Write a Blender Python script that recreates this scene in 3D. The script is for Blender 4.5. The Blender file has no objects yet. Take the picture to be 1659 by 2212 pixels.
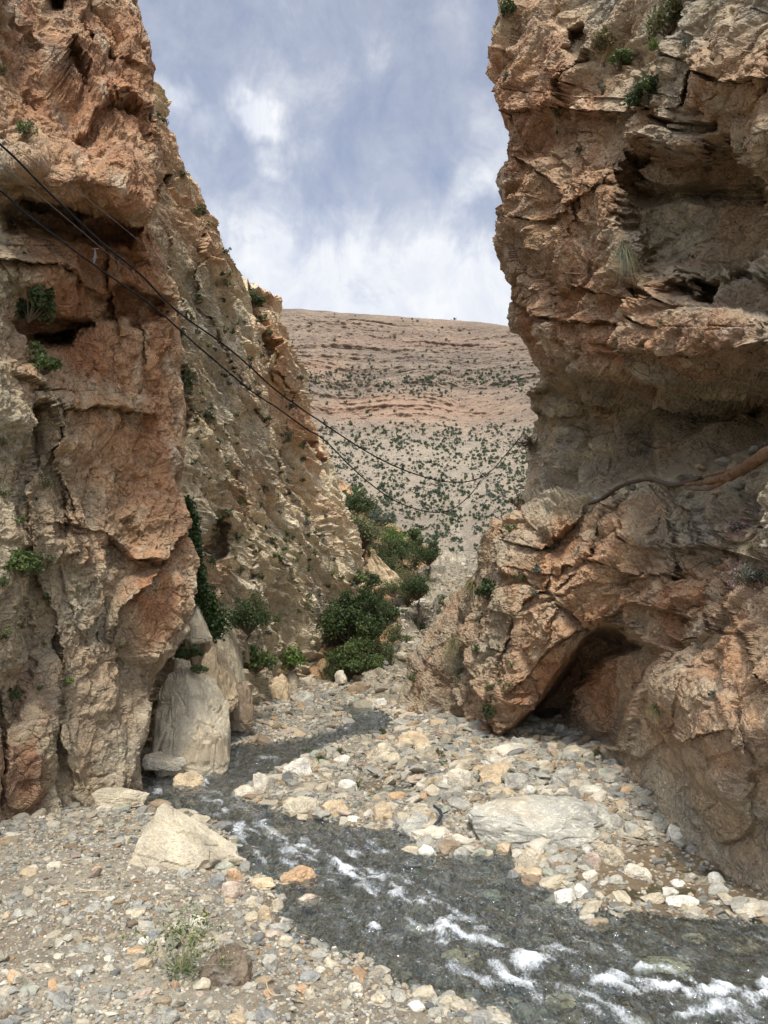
import bpy, math, time
import numpy as np
T0 = time.time()
sc = bpy.context.scene
COL = sc.collection
R = math.radians

# ------------------------------------------------------------------ camera
FV = 1645.8            # focal length in units of a 1659 x 2212 picture
CX, CY = 829.5, 1106.0
PITCH = R(5.415)
CAMZ = 5.0
cam = bpy.data.objects.new('camera', bpy.data.cameras.new('camera'))
COL.objects.link(cam)
cam.data.sensor_fit = 'VERTICAL'
cam.data.sensor_height = 36
cam.data.lens = FV / 2212 * 36
cam.data.clip_end = 5000
cam.data.clip_start = 0.1
cam.location = (0, 0, CAMZ)
cam.rotation_euler = (R(90) + PITCH, 0, 0)
sc.camera = cam

# ------------------------------------------------------------------ light
SUN_EL, SUN_AZ = R(60), R(181)      # azimuth from +Y clockwise: behind the camera, a little to the right
sun = bpy.data.objects.new('sun', bpy.data.lights.new('sun', 'SUN'))
COL.objects.link(sun)
sun.data.energy = 1.5
sun.data.angle = R(10)
sun.data.color = (1.0, 0.95, 0.87)
sun.rotation_euler = (R(90) - SUN_EL, 0, -SUN_AZ + R(180))
sc.view_settings.view_transform = 'Standard'
sc.view_settings.look = 'None'
sc.view_settings.gamma = 1
sc.view_settings.exposure = 1.33


def V2dir(fx, fy):
    c, s = math.cos(PITCH), math.sin(PITCH)
    a = (np.asarray(fx, float) - CX) / FV
    b = (CY - np.asarray(fy, float)) / FV
    return a, c - b * s, s + b * c      # x, y, z of the ray


# ------------------------------------------------------------------ node helper
class NT:
    def __init__(s, nt):
        s.nt = nt
        nt.nodes.clear()

    def n(s, typ, ins=None, **props):
        nd = s.nt.nodes.new(typ)
        for k, v in props.items():
            setattr(nd, k, v)
        if ins:
            for k, v in ins.items():
                sock = nd.inputs[k]
                if isinstance(v, bpy.types.NodeSocket):
                    s.nt.links.new(v, sock)
                else:
                    sock.default_value = v
        return nd

    def math(s, op, a, b=0.0, clamp=False):
        return s.n('ShaderNodeMath', {0: a, 1: b}, operation=op, use_clamp=clamp).outputs[0]

    def ramp(s, f, stops, interp='LINEAR'):
        nd = s.n('ShaderNodeValToRGB', {'Fac': f})
        cr = nd.color_ramp
        cr.interpolation = interp
        while len(cr.elements) > 1:
            cr.elements.remove(cr.elements[-1])
        for i, (p, c) in enumerate(stops):
            e = cr.elements[0] if i == 0 else cr.elements.new(p)
            e.position = p
            e.color = (c, c, c, 1) if not hasattr(c, '__len__') else (*c, 1)
        return nd.outputs[0]

    def mix(s, f, a, b, blend='MIX'):
        nd = s.n('ShaderNodeMix', data_type='RGBA', blend_type=blend)
        for i, v in ((0, f), (6, a), (7, b)):
            if isinstance(v, bpy.types.NodeSocket):
                s.nt.links.new(v, nd.inputs[i])
            else:
                nd.inputs[i].default_value = v if i == 0 else ((*v, 1) if len(v) == 3 else v)
        return nd.outputs[2]

    def noise(s, vec, scale, detail=4, rough=0.55, dist=0.0):
        return s.n('ShaderNodeTexNoise', {'Vector': vec, 'Scale': scale, 'Detail': detail, 'Roughness': rough,
                                          'Distortion': dist}).outputs[0]


# ------------------------------------------------------------------ world
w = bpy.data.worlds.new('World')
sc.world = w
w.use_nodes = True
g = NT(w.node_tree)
tc = g.n('ShaderNodeTexCoord').outputs['Generated']
sky = g.n('ShaderNodeTexSky', sky_type='NISHITA', sun_disc=False)
sky.sun_elevation = SUN_EL
sky.sun_rotation = SUN_AZ
sky.air_density = 1.0
sky.dust_density = 1.4
sky.altitude = 1500
sep = g.n('ShaderNodeSeparateXYZ', {0: tc})
up = sep.outputs[2]
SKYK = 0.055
skyc = g.mix(1.0, sky.outputs[0], (1.08, 1.03, 1.08), 'MULTIPLY')
# soft veil and clouds, all in real directions of the sky
n1 = g.noise(g.n('ShaderNodeMapping', {0: tc, 'Scale': (1, 1, 1.35)}).outputs[0], 3.6, 7, 0.6, 0.15)
n2 = g.noise(g.n('ShaderNodeMapping', {0: tc, 'Scale': (1.15, 1, 0.8), 'Location': (3, 1, 0)}).outputs[0], 12, 6, 0.66, 0.3)
nn = g.math('ADD', g.math('MULTIPLY', n1, 0.65), g.math('MULTIPLY', n2, 0.35))


def dir_of(fx, fy):
    d = np.array(V2dir(fx, fy), float)
    return tuple(d / np.linalg.norm(d))


blob = None
warp = g.n('ShaderNodeTexNoise', {'Vector': tc, 'Scale': 9.0, 'Detail': 4.0, 'Roughness': 0.6}).outputs['Color']
wv = g.n('ShaderNodeVectorMath', {0: warp, 1: (0.5, 0.5, 0.5)}, operation='SUBTRACT').outputs[0]
wv = g.n('ShaderNodeVectorMath', {0: wv, 'Scale': 0.13}, operation='SCALE').outputs[0]
wd = g.n('ShaderNodeVectorMath', {0: tc, 1: wv}, operation='ADD').outputs[0]
for (fx, fy, r, k) in [(535, 225, .055, .95), (455, 290, .05, .5), (597, 345, .045, .75), (365, 225, .05, .8), (1010, 385, .075, .95),
                       (1060, 300, .09, .6), (960, 450, .06, .5), (690, 300, .045, .35), (800, 130, .05, .3), (1000, 70, .06, .35),
                       (930, 590, .13, .75), (780, 560, .11, .6), (620, 620, .16, .7), (1040, 640, .12, .8), (850, 700, .2, .5),
                       (500, 500, .08, .4), (1080, 560, .08, .4)]:
    d = g.n('ShaderNodeVectorMath', {0: wd, 1: dir_of(fx, fy)}, operation='DISTANCE').outputs['Value']
    b = g.n('ShaderNodeMapRange', {0: d, 1: r, 2: 0.0, 3: 0.0, 4: k}, interpolation_type='SMOOTHERSTEP').outputs[0]
    blob = b if blob is None else g.math('MAXIMUM', blob, b)
hor = g.ramp(up, [(0.0, 0.85), (0.30, 0.64), (0.42, 0.28), (0.55, 0.22), (0.66, 0.26), (0.8, 0.9), (1.0, 1.0)])  # cover thickened overhead, out of view, for added fill light
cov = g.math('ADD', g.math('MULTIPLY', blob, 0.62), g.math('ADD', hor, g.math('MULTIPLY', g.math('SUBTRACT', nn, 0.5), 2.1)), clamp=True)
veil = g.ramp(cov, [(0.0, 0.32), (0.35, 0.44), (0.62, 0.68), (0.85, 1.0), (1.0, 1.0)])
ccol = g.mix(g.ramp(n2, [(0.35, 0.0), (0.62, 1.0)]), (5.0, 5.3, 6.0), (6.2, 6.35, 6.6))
# added fill light: unseen cloud overhead and round the sun made extra bright
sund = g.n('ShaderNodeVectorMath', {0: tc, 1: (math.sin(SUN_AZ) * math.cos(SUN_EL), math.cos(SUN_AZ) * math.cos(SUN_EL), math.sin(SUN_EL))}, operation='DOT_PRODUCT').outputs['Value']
fill_glow = g.ramp(sund, [(0.2, 1.1), (0.7, 2.6), (1.0, 4.2)])
ccol = g.mix(1.0, ccol, fill_glow, 'MULTIPLY')
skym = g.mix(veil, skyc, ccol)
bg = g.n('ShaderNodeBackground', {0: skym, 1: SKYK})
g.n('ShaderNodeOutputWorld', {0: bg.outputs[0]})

# ------------------------------------------------------------------ numeric helpers
rs = np.random.RandomState(7)
PERM = rs.permutation(4096).astype(np.int64)
GR = rs.normal(size=(4096, 3))
GR /= np.linalg.norm(GR, axis=1)[:, None]
GR = GR.astype(np.float32)
RND = rs.rand(4096, 6).astype(np.float32)


def hsh(i, j, k, s=0):
    return PERM[(PERM[(PERM[(i + s * 131) & 4095] + j) & 4095] + k) & 4095]


def perlin(p, s=0):
    p = p.astype(np.float32)
    f = np.floor(p)
    i = f.astype(np.int64)
    t = p - f
    u = t * t * t * (t * (t * 6 - 15) + 10)
    out = 0
    for a in (0, 1):
        wa = u[..., 0] if a else 1 - u[..., 0]
        for b in (0, 1):
            wb = u[..., 1] if b else 1 - u[..., 1]
            for c in (0, 1):
                wc = u[..., 2] if c else 1 - u[..., 2]
                G = GR[hsh(i[..., 0] + a, i[..., 1] + b, i[..., 2] + c, s)]
                out = out + wa * wb * wc * (G[..., 0] * (t[..., 0] - a) + G[..., 1] * (t[..., 1] - b) + G[..., 2] * (t[..., 2] - c))
    return out * 1.5


def fbm(p, oct=4, s=0, gain=0.5, lac=2.03):
    o, a = 0, 1.0
    for k in range(oct):
        o = o + a * perlin(p * lac ** k, s + k)
        a *= gain
    return o


def voro(p, s=0, second=False):
    """cell noise: F1, F2, cell hash, vector from the cell's centre (and the same of the second nearest cell)"""
    p = p.astype(np.float32)
    f = np.floor(p)
    i = f.astype(np.int64)
    shp = p.shape[:-1]
    F1 = np.full(shp, 9.0, np.float32)
    F2 = np.full(shp, 9.0, np.float32)
    H = np.zeros(shp, np.int64)
    VX = np.zeros(p.shape, np.float32)
    H2, VX2 = H.copy(), VX.copy()
    for a in (-1, 0, 1):
        for b in (-1, 0, 1):
            for c in (-1, 0, 1):
                h = hsh(i[..., 0] + a, i[..., 1] + b, i[..., 2] + c, s)
                v = p - (f + np.array([a, b, c], np.float32) + 0.1 + 0.8 * RND[h, :3])
                d = np.sqrt((v * v).sum(-1))
                m = d < F1
                if second:
                    m2 = (d < F2) & ~m
                    H2 = np.where(m, H, np.where(m2, h, H2))
                    VX2 = np.where(m[..., None], VX, np.where(m2[..., None], v, VX2))
                F2 = np.where(m, F1, np.minimum(F2, d))
                F1 = np.where(m, d, F1)
                H = np.where(m, h, H)
                VX = np.where(m[..., None], v, VX)
    if second:
        return F1, F2, H, VX, H2, VX2
    return F1, F2, H, VX


def facet(p, s=0, tilt=0.55, wd=0.13):
    """blocky broken rock: each cell has its own level and tilt, joined by a short steep face. level, edge distance, hash"""
    F1, F2, H, v, H2, v2 = voro(p, s, True)
    l1 = (RND[H, 3] - 0.5) + (v * (GR[(H * 7 + 3) & 4095])).sum(-1) * tilt * 2
    l2 = (RND[H2, 3] - 0.5) + (v2 * (GR[(H2 * 7 + 3) & 4095])).sum(-1) * tilt * 2
    e = F2 - F1
    w_ = 0.5 + 0.5 * sst(0, wd, e)
    return l1 * w_ + l2 * (1 - w_), e, H


def sst(a, b, x):
    t = np.clip((x - a) / (b - a), 0, 1)
    return t * t * (3 - 2 * t)


def new_mesh(name, verts, faces, col=None, smooth=True, attrs=None):
    me = bpy.data.meshes.new(name)
    verts = np.ascontiguousarray(verts, np.float32)
    nv = len(verts)
    if isinstance(faces, np.ndarray):
        nf, k = faces.shape
        me.vertices.add(nv)
        me.vertices.foreach_set('co', verts.ravel())
        me.loops.add(nf * k)
        me.loops.foreach_set('vertex_index', np.ascontiguousarray(faces, np.int32).ravel())
        me.polygons.add(nf)
        me.polygons.foreach_set('loop_start', np.arange(0, nf * k, k, dtype=np.int32))
        me.polygons.foreach_set('use_smooth', np.full(nf, bool(smooth)))
        me.update(calc_edges=True)
    else:
        me.from_pydata(verts.tolist(), [], faces)
    if col is not None:
        a = me.attributes.new('col', 'FLOAT_COLOR', 'POINT')
        c = np.ones((nv, 4), np.float32)
        c[:, :3] = col
        a.data.foreach_set('color', c.ravel())
    for k, v in (attrs or {}).items():
        a = me.attributes.new(k, 'FLOAT', 'POINT')
        a.data.foreach_set('value', np.ascontiguousarray(v, np.float32).ravel())
    return me


def put(name, me, mat, parent=None, label=None, cat=None, group=None, kind=None, loc=None):
    o = bpy.data.objects.new(name, me)
    COL.objects.link(o)
    if mat and not me.materials:
        me.materials.append(mat)
    if parent:
        o.parent = parent
    if loc is not None:
        o.location = loc
    if label: o['label'] = label
    if cat: o['category'] = cat
    if group: o['group'] = group
    if kind: o['kind'] = kind
    return o


def root(name, loc, label, cat, group=None):
    o = bpy.data.objects.new(name, None)
    COL.objects.link(o)
    o.location = loc
    o.empty_display_size = 0.1
    o['label'] = label
    o['category'] = cat
    if group: o['group'] = group
    return o


def at(fx, fy, Y):
    a, b, c = V2dir(fx, fy)
    Y = np.asarray(Y, float)
    return np.stack([a / b * Y, Y + 0 * a, CAMZ + c / b * Y], -1)


def proj(P):
    x, y, z = P[..., 0], P[..., 1], P[..., 2] - CAMZ
    c, s = math.cos(PITCH), math.sin(PITCH)
    f = y * c + z * s
    u = -y * s + z * c
    return CX + FV * x / f, CY - FV * u / f


def on_z(fx, fy, z=0.0):
    a, b, c = V2dir(fx, fy)
    t = (z - CAMZ) / c
    return np.stack([a * t, b * t, np.full_like(t, z) if hasattr(t, 'shape') else z], -1)


# ------------------------------------------------------------------ materials
def mat_new(name):
    m = bpy.data.materials.new(name)
    m.use_nodes = True
    return m, NT(m.node_tree)


def rock_material(name, sc1=1.0, bump=0.5, rough=0.92, dist=0.05, crack=True, gain=1.0):
    m, n = mat_new(name)
    geo = n.n('ShaderNodeTexCoord').outputs['Object']
    a = n.n('ShaderNodeAttribute', attribute_name='col').outputs['Color']
    f1 = n.noise(geo, 2.2 * sc1, 6, 0.62)
    f2 = n.noise(geo, 14 * sc1, 6, 0.7)
    f3 = n.noise(geo, 60 * sc1, 3, 0.6)
    c = n.mix(1.0, a, n.ramp(f1, [(0.3, (0.80 * gain, 0.80 * gain, 0.82 * gain)), (0.5, (1.0 * gain, 1.0 * gain, 1.0 * gain)), (0.7, (1.16 * gain, 1.13 * gain, 1.06 * gain))]), 'MULTIPLY')
    c = n.mix(0.9, c, n.ramp(f2, [(0.28, 0.45), (0.42, 0.85), (0.6, 1.1), (0.76, 1.45)]), 'MULTIPLY')
    vo = n.n('ShaderNodeTexVoronoi', {'Vector': geo, 'Scale': 9 * sc1}, feature='F1')
    h = n.math('ADD', n.math('MULTIPLY', f2, 1.0), n.math('MULTIPLY', f3, 0.35))
    h = n.math('ADD', h, n.math('MULTIPLY', vo.outputs['Distance'], -0.55))
    wv_ = n.n('ShaderNodeTexNoise', {'Vector': geo, 'Scale': 3.0 * sc1, 'Detail': 3.0}).outputs['Color']
    dv_ = n.n('ShaderNodeVectorMath', {0: geo, 1: n.n('ShaderNodeVectorMath', {0: wv_, 'Scale': 0.35 / sc1}, operation='SCALE').outputs[0]}, operation='ADD').outputs[0]
    for s_, k_ in ((3.0, .9), (8.5, .5)):
        ve = n.n('ShaderNodeTexVoronoi', {'Vector': dv_, 'Scale': s_ * sc1}, feature='DISTANCE_TO_EDGE').outputs['Distance']
        ed = n.ramp(ve, [(0.0, 1.0), (0.05, 0.25), (0.12, 0.0)])
        vm = n.math('MULTIPLY', ed, n.ramp(n.noise(geo, s_ * .5 * sc1, 2), [(.45, 0.0), (.6, 1.0)]))
        h = n.math('SUBTRACT', h, n.math('MULTIPLY', vm, k_))
        vc = n.n('ShaderNodeTexVoronoi', {'Vector': dv_, 'Scale': s_ * sc1}, feature='F1').outputs['Color']
        h = n.math('ADD', h, n.math('MULTIPLY', n.n('ShaderNodeSeparateColor', {0: vc}).outputs[0], k_ * .55))
    b = n.n('ShaderNodeBump', {'Height': h, 'Strength': bump, 'Distance': dist})
    p = n.n('ShaderNodeBsdfPrincipled', {'Base Color': c, 'Roughness': rough, 'Normal': b.outputs[0], 'Specular IOR Level': 0.25})
    n.n('ShaderNodeOutputMaterial', {0: p.outputs[0]})
    return m


M_CLIFF = rock_material('canyon_rock', 1.0, 0.9, dist=0.10, gain=1.2)
M_STONE = rock_material('river_stone', 2.2, 0.5, 0.85, dist=0.025)
M_FAR = rock_material('mountain_rock', 0.12, 0.7, dist=0.7)


def leaf_material(name, trans=0.25):
    m, n = mat_new(name)
    a = n.n('ShaderNodeAttribute', attribute_name='col').outputs['Color']
    d = n.n('ShaderNodeBsdfPrincipled', {'Base Color': a, 'Roughness': 0.6, 'Specular IOR Level': 0.3})
    t = n.n('ShaderNodeBsdfTranslucent', {'Color': a})
    mx = n.n('ShaderNodeMixShader', {0: trans, 1: d.outputs[0], 2: t.outputs[0]})
    n.n('ShaderNodeOutputMaterial', {0: mx.outputs[0]})
    return m


M_LEAF = leaf_material('leaves')


def plain_material(name, c, rough=0.8, var=0.25, scale=20, metal=0.0):
    m, n = mat_new(name)
    geo = n.n('ShaderNodeTexCoord').outputs['Object']
    f = n.noise(geo, scale, 4, 0.6)
    cc = n.mix(1.0, c, n.ramp(f, [(0.3, 1 - var), (0.7, 1 + var)]), 'MULTIPLY')
    b = n.n('ShaderNodeBump', {'Height': f, 'Strength': 0.7, 'Distance': 0.03})
    p = n.n('ShaderNodeBsdfPrincipled', {'Base Color': cc, 'Roughness': rough, 'Normal': b.outputs[0], 'Metallic': metal, 'Specular IOR Level': 0.2})
    n.n('ShaderNodeOutputMaterial', {0: p.outputs[0]})
    return m


M_BARK = plain_material('bark', (0.10, 0.075, 0.05))
M_CABLE = plain_material('black_cable', (0.008, 0.008, 0.009), 0.95)
M_WIRE = plain_material('steel_wire', (0.12, 0.11, 0.10), 0.5, metal=0.5)
M_LOG = plain_material('weathered_root_wood', (0.15, 0.088, 0.05), 0.9, 0.5, 9)
M_TWIG = plain_material('dry_twig', (0.42, 0.34, 0.22))
M_TAPE = plain_material('dark_plastic', (0.03, 0.04, 0.05), 0.35)
print('init', time.time() - T0)


# ------------------------------------------------------------------ sheets seen as (view x, view y) -> real distance
def rbf(pts, c=55.0):
    P = np.array(pts, float)
    X = P[:, :2]
    n = len(P)
    d = np.sqrt(((X[:, None] - X[None]) ** 2).sum(-1) + c * c)
    A = np.zeros((n + 3, n + 3))
    A[:n, :n] = d
    A[:n, n:] = np.c_[np.ones(n), X / 1000]
    A[n:, :n] = A[:n, n:].T
    w_ = np.linalg.solve(A, np.r_[1 / P[:, 2] * 100, 0, 0, 0])     # works on inverse distance, so flat planes stay flat

    def f(fx, fy):
        o = w_[n] + w_[n + 1] * fx / 1000 + w_[n + 2] * fy / 1000
        for k in range(n):
            o = o + w_[k] * np.sqrt((fx - X[k, 0]) ** 2 + (fy - X[k, 1]) ** 2 + c * c)
        return 100 / np.maximum(o, 0.05)
    return f


def sd_poly(px, py, poly, closed=True):
    """signed distance, negative inside"""
    V = np.array(poly, float)
    n = len(V)
    d2 = np.full(px.shape, 1e12)
    ins = np.zeros(px.shape, bool)
    for k in range(n if closed else n - 1):
        a, b = V[k], V[(k + 1) % n]
        ex, ey = b - a
        L2 = ex * ex + ey * ey + 1e-12
        t = np.clip(((px - a[0]) * ex + (py - a[1]) * ey) / L2, 0, 1)
        d2 = np.minimum(d2, (px - a[0] - t * ex) ** 2 + (py - a[1] - t * ey) ** 2)
        if closed:
            c_ = (a[1] > py) != (b[1] > py)
            with np.errstate(divide='ignore', invalid='ignore'):
                xi = (b[0] - a[0]) * (py - a[1]) / (b[1] - a[1] if b[1] != a[1] else 1e-9) + a[0]
            ins ^= c_ & (px < xi)
    d = np.sqrt(d2)
    return np.where(ins, -d, d) if closed else d


class Sheet:
    """A landform: world grid, columns between a left and a right outline, wrapped backwards behind its outline."""

    def __init__(s, y0, y1, dy, Lf, Rf, ncol, depth, wrapL=False, wrapR=False, rr=30.0, nw=26, tw=12.0, seed=0, rk=1.6):
        fy = np.arange(y0, y1 + dy, dy)
        L = np.interp(fy, *zip(*Lf))
        Rr = np.interp(fy, *zip(*Rf))
        rag = perlin(np.stack([fy / 48.0, 0 * fy, 0 * fy + seed], -1), 5) * 5
        L = np.convolve(np.pad(L, 6, 'edge'), np.ones(13) / 13, 'valid')
        Rr = np.convolve(np.pad(Rr, 6, 'edge'), np.ones(13) / 13, 'valid')
        if wrapL: L = L + rag
        if wrapR: Rr = Rr + rag
        t = np.linspace(0, 1, ncol)
        FX = L[:, None] + (Rr - L)[:, None] * t[None]
        FY = np.repeat(fy[:, None], ncol, 1)
        s.D0 = depth(FX, FY)
        D = s.D0.copy()
        if wrapL:
            e = np.clip((FX - L[:, None]) / rr, 0, 1)
            D += rk * rr * D / FV * (1 - np.sqrt(np.clip(1 - (1 - e) ** 2, 0, 1)))
        if wrapR:
            e = np.clip((Rr[:, None] - FX) / rr, 0, 1)
            D += rk * rr * D / FV * (1 - np.sqrt(np.clip(1 - (1 - e) ** 2, 0, 1)))
        s.FX, s.FY, s.D = FX, FY, D
        s.ncol = ncol
        s.wl = nw if wrapL else 0
        s.wr = nw if wrapR else 0
        s.nw, s.tw = nw, tw

    def feature(s, poly, dep, soft=10.0, wob=6.0, seed=0):
        x0, y0 = np.min(poly, 0) - 4 * soft - 30
        x1, y1 = np.max(poly, 0) + 4 * soft + 30
        m = (s.FX > x0) & (s.FX < x1) & (s.FY > y0) & (s.FY < y1)
        if not m.any():
            return
        fx, fy = s.FX[m], s.FY[m]
        q = np.stack([fx / 28, fy / 28, 0 * fx + seed * 3.7], -1)
        sd = sd_poly(fx + wob * perlin(q, 1) + wob * .5 * perlin(q * 3, 2), fy + wob * perlin(q, 3) + wob * .5 * perlin(q * 3, 4), poly)
        s.D[m] += dep * sst(soft, -soft, sd)

    def crack(s, line, dep, width=3.0, seed=0, step=1.0):
        V = np.array(line, float)
        x0, y0 = V.min(0) - 30
        x1, y1 = V.max(0) + 30
        m = (s.FX > x0) & (s.FX < x1) & (s.FY > y0) & (s.FY < y1)
        fx, fy = s.FX[m], s.FY[m]
        q = np.stack([fx / 20, fy / 20, 0 * fx + seed * 3.7], -1)
        X, Y = fx + 6 * perlin(q, 1) + 2.5 * perlin(q * 3, 5), fy + 6 * perlin(q, 3) + 2.5 * perlin(q * 3, 6)
        best = np.full(fx.shape, 1e9)
        side = np.zeros(fx.shape)
        for k in range(len(V) - 1):
            a, b = V[k], V[k + 1]
            ex, ey = b - a
            if ex < 0:
                sgn = -1
            else:
                sgn = 1
            t = np.clip(((X - a[0]) * ex + (Y - a[1]) * ey) / (ex * ex + ey * ey), 0, 1)
            dd_ = np.hypot(X - a[0] - t * ex, Y - a[1] - t * ey)
            cr = -(ex * (Y - a[1]) - ey * (X - a[0])) * sgn
            m2 = dd_ < best
            side = np.where(m2, np.sign(cr), side)
            best = np.where(m2, dd_, best)
        wid = width * (.35 + .65 * sst(-.2, .3, perlin(q * 1.7, 9)))
        s.D[m] += .6 * dep * sst(wid * .8, wid * 0.1, best)
        s.D[m] -= step * 1.1 * dep * sst(-2.5, 3.5, side * best) * np.exp(-best / 26.0)
        s.D[m] += step * .25 * dep * sst(2.5, -3.5, side * best) * np.exp(-best / 18.0)

    def bulge(s, fx0, fy0, rx, ry, ang, dep):
        ca, sa = math.cos(R(ang)), math.sin(R(ang))
        dx, dy = s.FX - fx0, s.FY - fy0
        u = (dx * ca + dy * sa) / rx
        v = (-dx * sa + dy * ca) / ry
        r2 = np.clip(1 - u * u - v * v, 0, 1)
        s.D -= dep * np.sqrt(r2) * sst(0, 0.25, r2)

    def build(s, sign=1.0):
        P = at(s.FX, s.FY, s.D)
        P0 = at(s.FX, s.FY, s.D0)

        def wrap(P, left):
            e = P[:, 0] if left else P[:, -1]
            r = e - np.array([0, 0, CAMZ])
            r[:, 2] *= 0.0
            r /= np.linalg.norm(r, axis=1)[:, None]
            side = np.stack([-r[:, 1], r[:, 0], 0 * r[:, 0]], -1) * (-1 if left else 1)  # into the rock
            out = []
            for k in range(1, s.nw + 1):
                t = (k / s.nw) ** 1.6
                a = 1.25 * t ** 0.7
                out.append(e + (r * math.cos(a) * 1.0 + side * math.sin(a) * 1.0) * t * s.tw)
            return np.stack(out, 1)
        for nm in ('P', 'P0'):
            Q = P if nm == 'P' else P0
            parts = [Q]
            if s.wl: parts.insert(0, wrap(Q, True)[:, ::-1])
            if s.wr: parts.append(wrap(Q, False))
            Q = np.concatenate(parts, 1)
            if nm == 'P': P = Q
            else: P0 = Q
        du = np.gradient(P0, axis=1)
        dv = np.gradient(P0, axis=0)
        N = np.cross(du, dv)
        N /= np.linalg.norm(N, axis=-1)[..., None] + 1e-9
        tocam = np.array([0, 0, CAMZ]) - P0
        c0 = s.wl + s.ncol // 2
        sg = np.sign((N[:, c0] * tocam[:, c0]).sum(-1).mean())
        s.N = N * sg
        s.P = P
        s.flip = sg
        return P

    def mesh(s, name, col, attrs=None):
        nr, nc = s.P.shape[:2]
        i = np.arange(nr * nc).reshape(nr, nc)
        f = np.stack([i[:-1, :-1], i[1:, :-1], i[1:, 1:], i[:-1, 1:]], -1).reshape(-1, 4)
        if s.flip > 0:
            pass
        s.PX, s.PY = proj(s.P.reshape(-1, 3))
        c0, c1 = s.wl, s.wl + s.ncol
        vis = np.zeros((nr, nc), bool)
        vis[:, c0:c1] = True
        s.vis = vis.ravel()
        return new_mesh(name, s.P.reshape(-1, 3), f, col.reshape(-1, 3), smooth=False)

    def pt(s, fx, fy):
        d = (s.PX - fx) ** 2 + (s.PY - fy) ** 2 + np.where(s.vis, 0, 1e9)
        k = int(np.argmin(d))
        # of the points that project there, the nearest to the camera
        near = np.where(d < d[k] + 30)[0]
        k = near[np.argmin(s.P.reshape(-1, 3)[near, 1])]
        return s.P.reshape(-1, 3)[k], s.N.reshape(-1, 3)[k]


def rock_detail(P, N, amps, stretch=None, seed=0, big=0.16):
    """displacement along the normal: broken blocks at several scales + roughness. returns d, colour variation"""
    q = P.astype(np.float32)
    # how much a grid cell is drawn out along the line of sight: fine breaks fade there
    e = np.linalg.norm(np.gradient(q, axis=1), axis=-1) + np.linalg.norm(np.gradient(q, axis=0), axis=-1)
    ref = np.linalg.norm(q - np.array([0, 0, CAMZ], np.float32), axis=-1) / FV * 1.45 * 2
    calm = np.clip(2.1 / (e / ref), 0.08, 1)
    if stretch is not None:
        t, k = stretch
        t = np.array(t, float) / np.linalg.norm(t)
        q = q - (q @ t.astype(np.float32))[..., None] * t.astype(np.float32) * k
    wq = np.stack([perlin(q * 0.6, seed + 11), perlin(q * 0.6, seed + 12), perlin(q * 0.6, seed + 13)], -1)
    q1 = q + 0.25 * wq
    w2 = np.stack([perlin(q * 3.3, seed + 14), perlin(q * 3.3, seed + 15), perlin(q * 3.3, seed + 16)], -1)
    q2 = q1 + 0.025 * w2
    d = 0
    cv = 0
    for j, (sc_, am, ck, tl) in enumerate(amps):
        lev, edge, H = facet(q2 * sc_, seed + 20 + j, tl)
        mask = .45 + .55 * sst(-.15, .2, perlin(q * sc_ * .45, seed + 70 + j)) if j else 1.0
        d = d + (am * lev - ck * am * .6 * sst(0.07, 0.0, edge)) * mask * calm ** (0.7 + .4 * j)
        cv = cv + (RND[H, 4] - 0.5) * (0.8 ** j) * .8
    d = d + big * fbm(q1 * 0.8, 3, seed + 40)
    r = np.abs(fbm(q * 2.6, 4, seed + 50))
    d = d - 0.05 * r * calm
    pit = perlin(q * 7.5, seed + 61)
    d = d + (0.028 * fbm(q * 10, 3, seed + 60, .6) - .05 * sst(.32, .6, pit)) * calm
    return d, cv, q2


def lerpc(a, b, t):
    a, b = np.array(a, np.float32), np.array(b, np.float32)
    return a + (b - a) * np.clip(t, 0, 1)[..., None]


ORANGE = (0.395, 0.202, 0.105)
RUST = (0.26, 0.135, 0.078)
TAN = (0.445, 0.295, 0.172)
BEIGE = (0.44, 0.365, 0.245)
GREY = (0.315, 0.28, 0.215)
PALE = (0.56, 0.49, 0.36)


def region(S, lst, base=0.0):
    """soft colour regions: list of (fx, fy, rx, ry, weight) read at the surface points"""
    fx, fy = proj(S.P)
    q = S.P.astype(np.float32)
    wx = 60 * perlin(q * 0.5, 71) + 25 * perlin(q * 1.7, 72)
    wy = 60 * perlin(q * 0.5, 73) + 25 * perlin(q * 1.7, 74)
    o = np.full(fx.shape, base, np.float32)
    for (a, b, rx, ry, k) in lst:
        d = ((fx + wx - a) / rx) ** 2 + ((fy + wy - b) / ry) ** 2
        o = o + k * np.exp(-d * 1.2)
    return o


# ------------------------------------------------------------------ left near cliff
RES = 1.45      # view units per vertex
dl = rbf([(-300, 1900, 11), (-300, 1000, 11), (-300, 0, 12), (-300, -400, 13),
          (0, 1830, 14.5), (0, 1400, 14.7), (0, 1000, 14.8), (0, 620, 14.9), (0, 300, 14), (0, 0, 14.4), (0, -400, 15.2),
          (165, 1750, 17), (160, 1400, 17), (150, 1000, 16.8), (150, 700, 17.2), (150, 560, 16.5), (150, 420, 14.7), (150, 260, 15.3), (150, 100, 16.5), (150, 0, 17.0), (150, -400, 17.7),
          (320, 1705, 18.8), (300, 1400, 18.8), (300, 1150, 18.1), (300, 800, 18.2), (300, 600, 18.3), (250, 525, 17.9), (150, 520, 16.6),
          (290, 450, 15.9), (300, 330, 16.4), (300, 200, 17.6), (300, 60, 18.5), (300, 0, 18.7), (300, -400, 19.5),
          (400, 1250, 19.2), (390, 1000, 19.2), (380, 800, 19.4), (360, 620, 19.2), (340, 350, 17.8), (-300, 2100, 10.5), (165, 1900, 16.6), (330, 1900, 18.5)])
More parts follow.
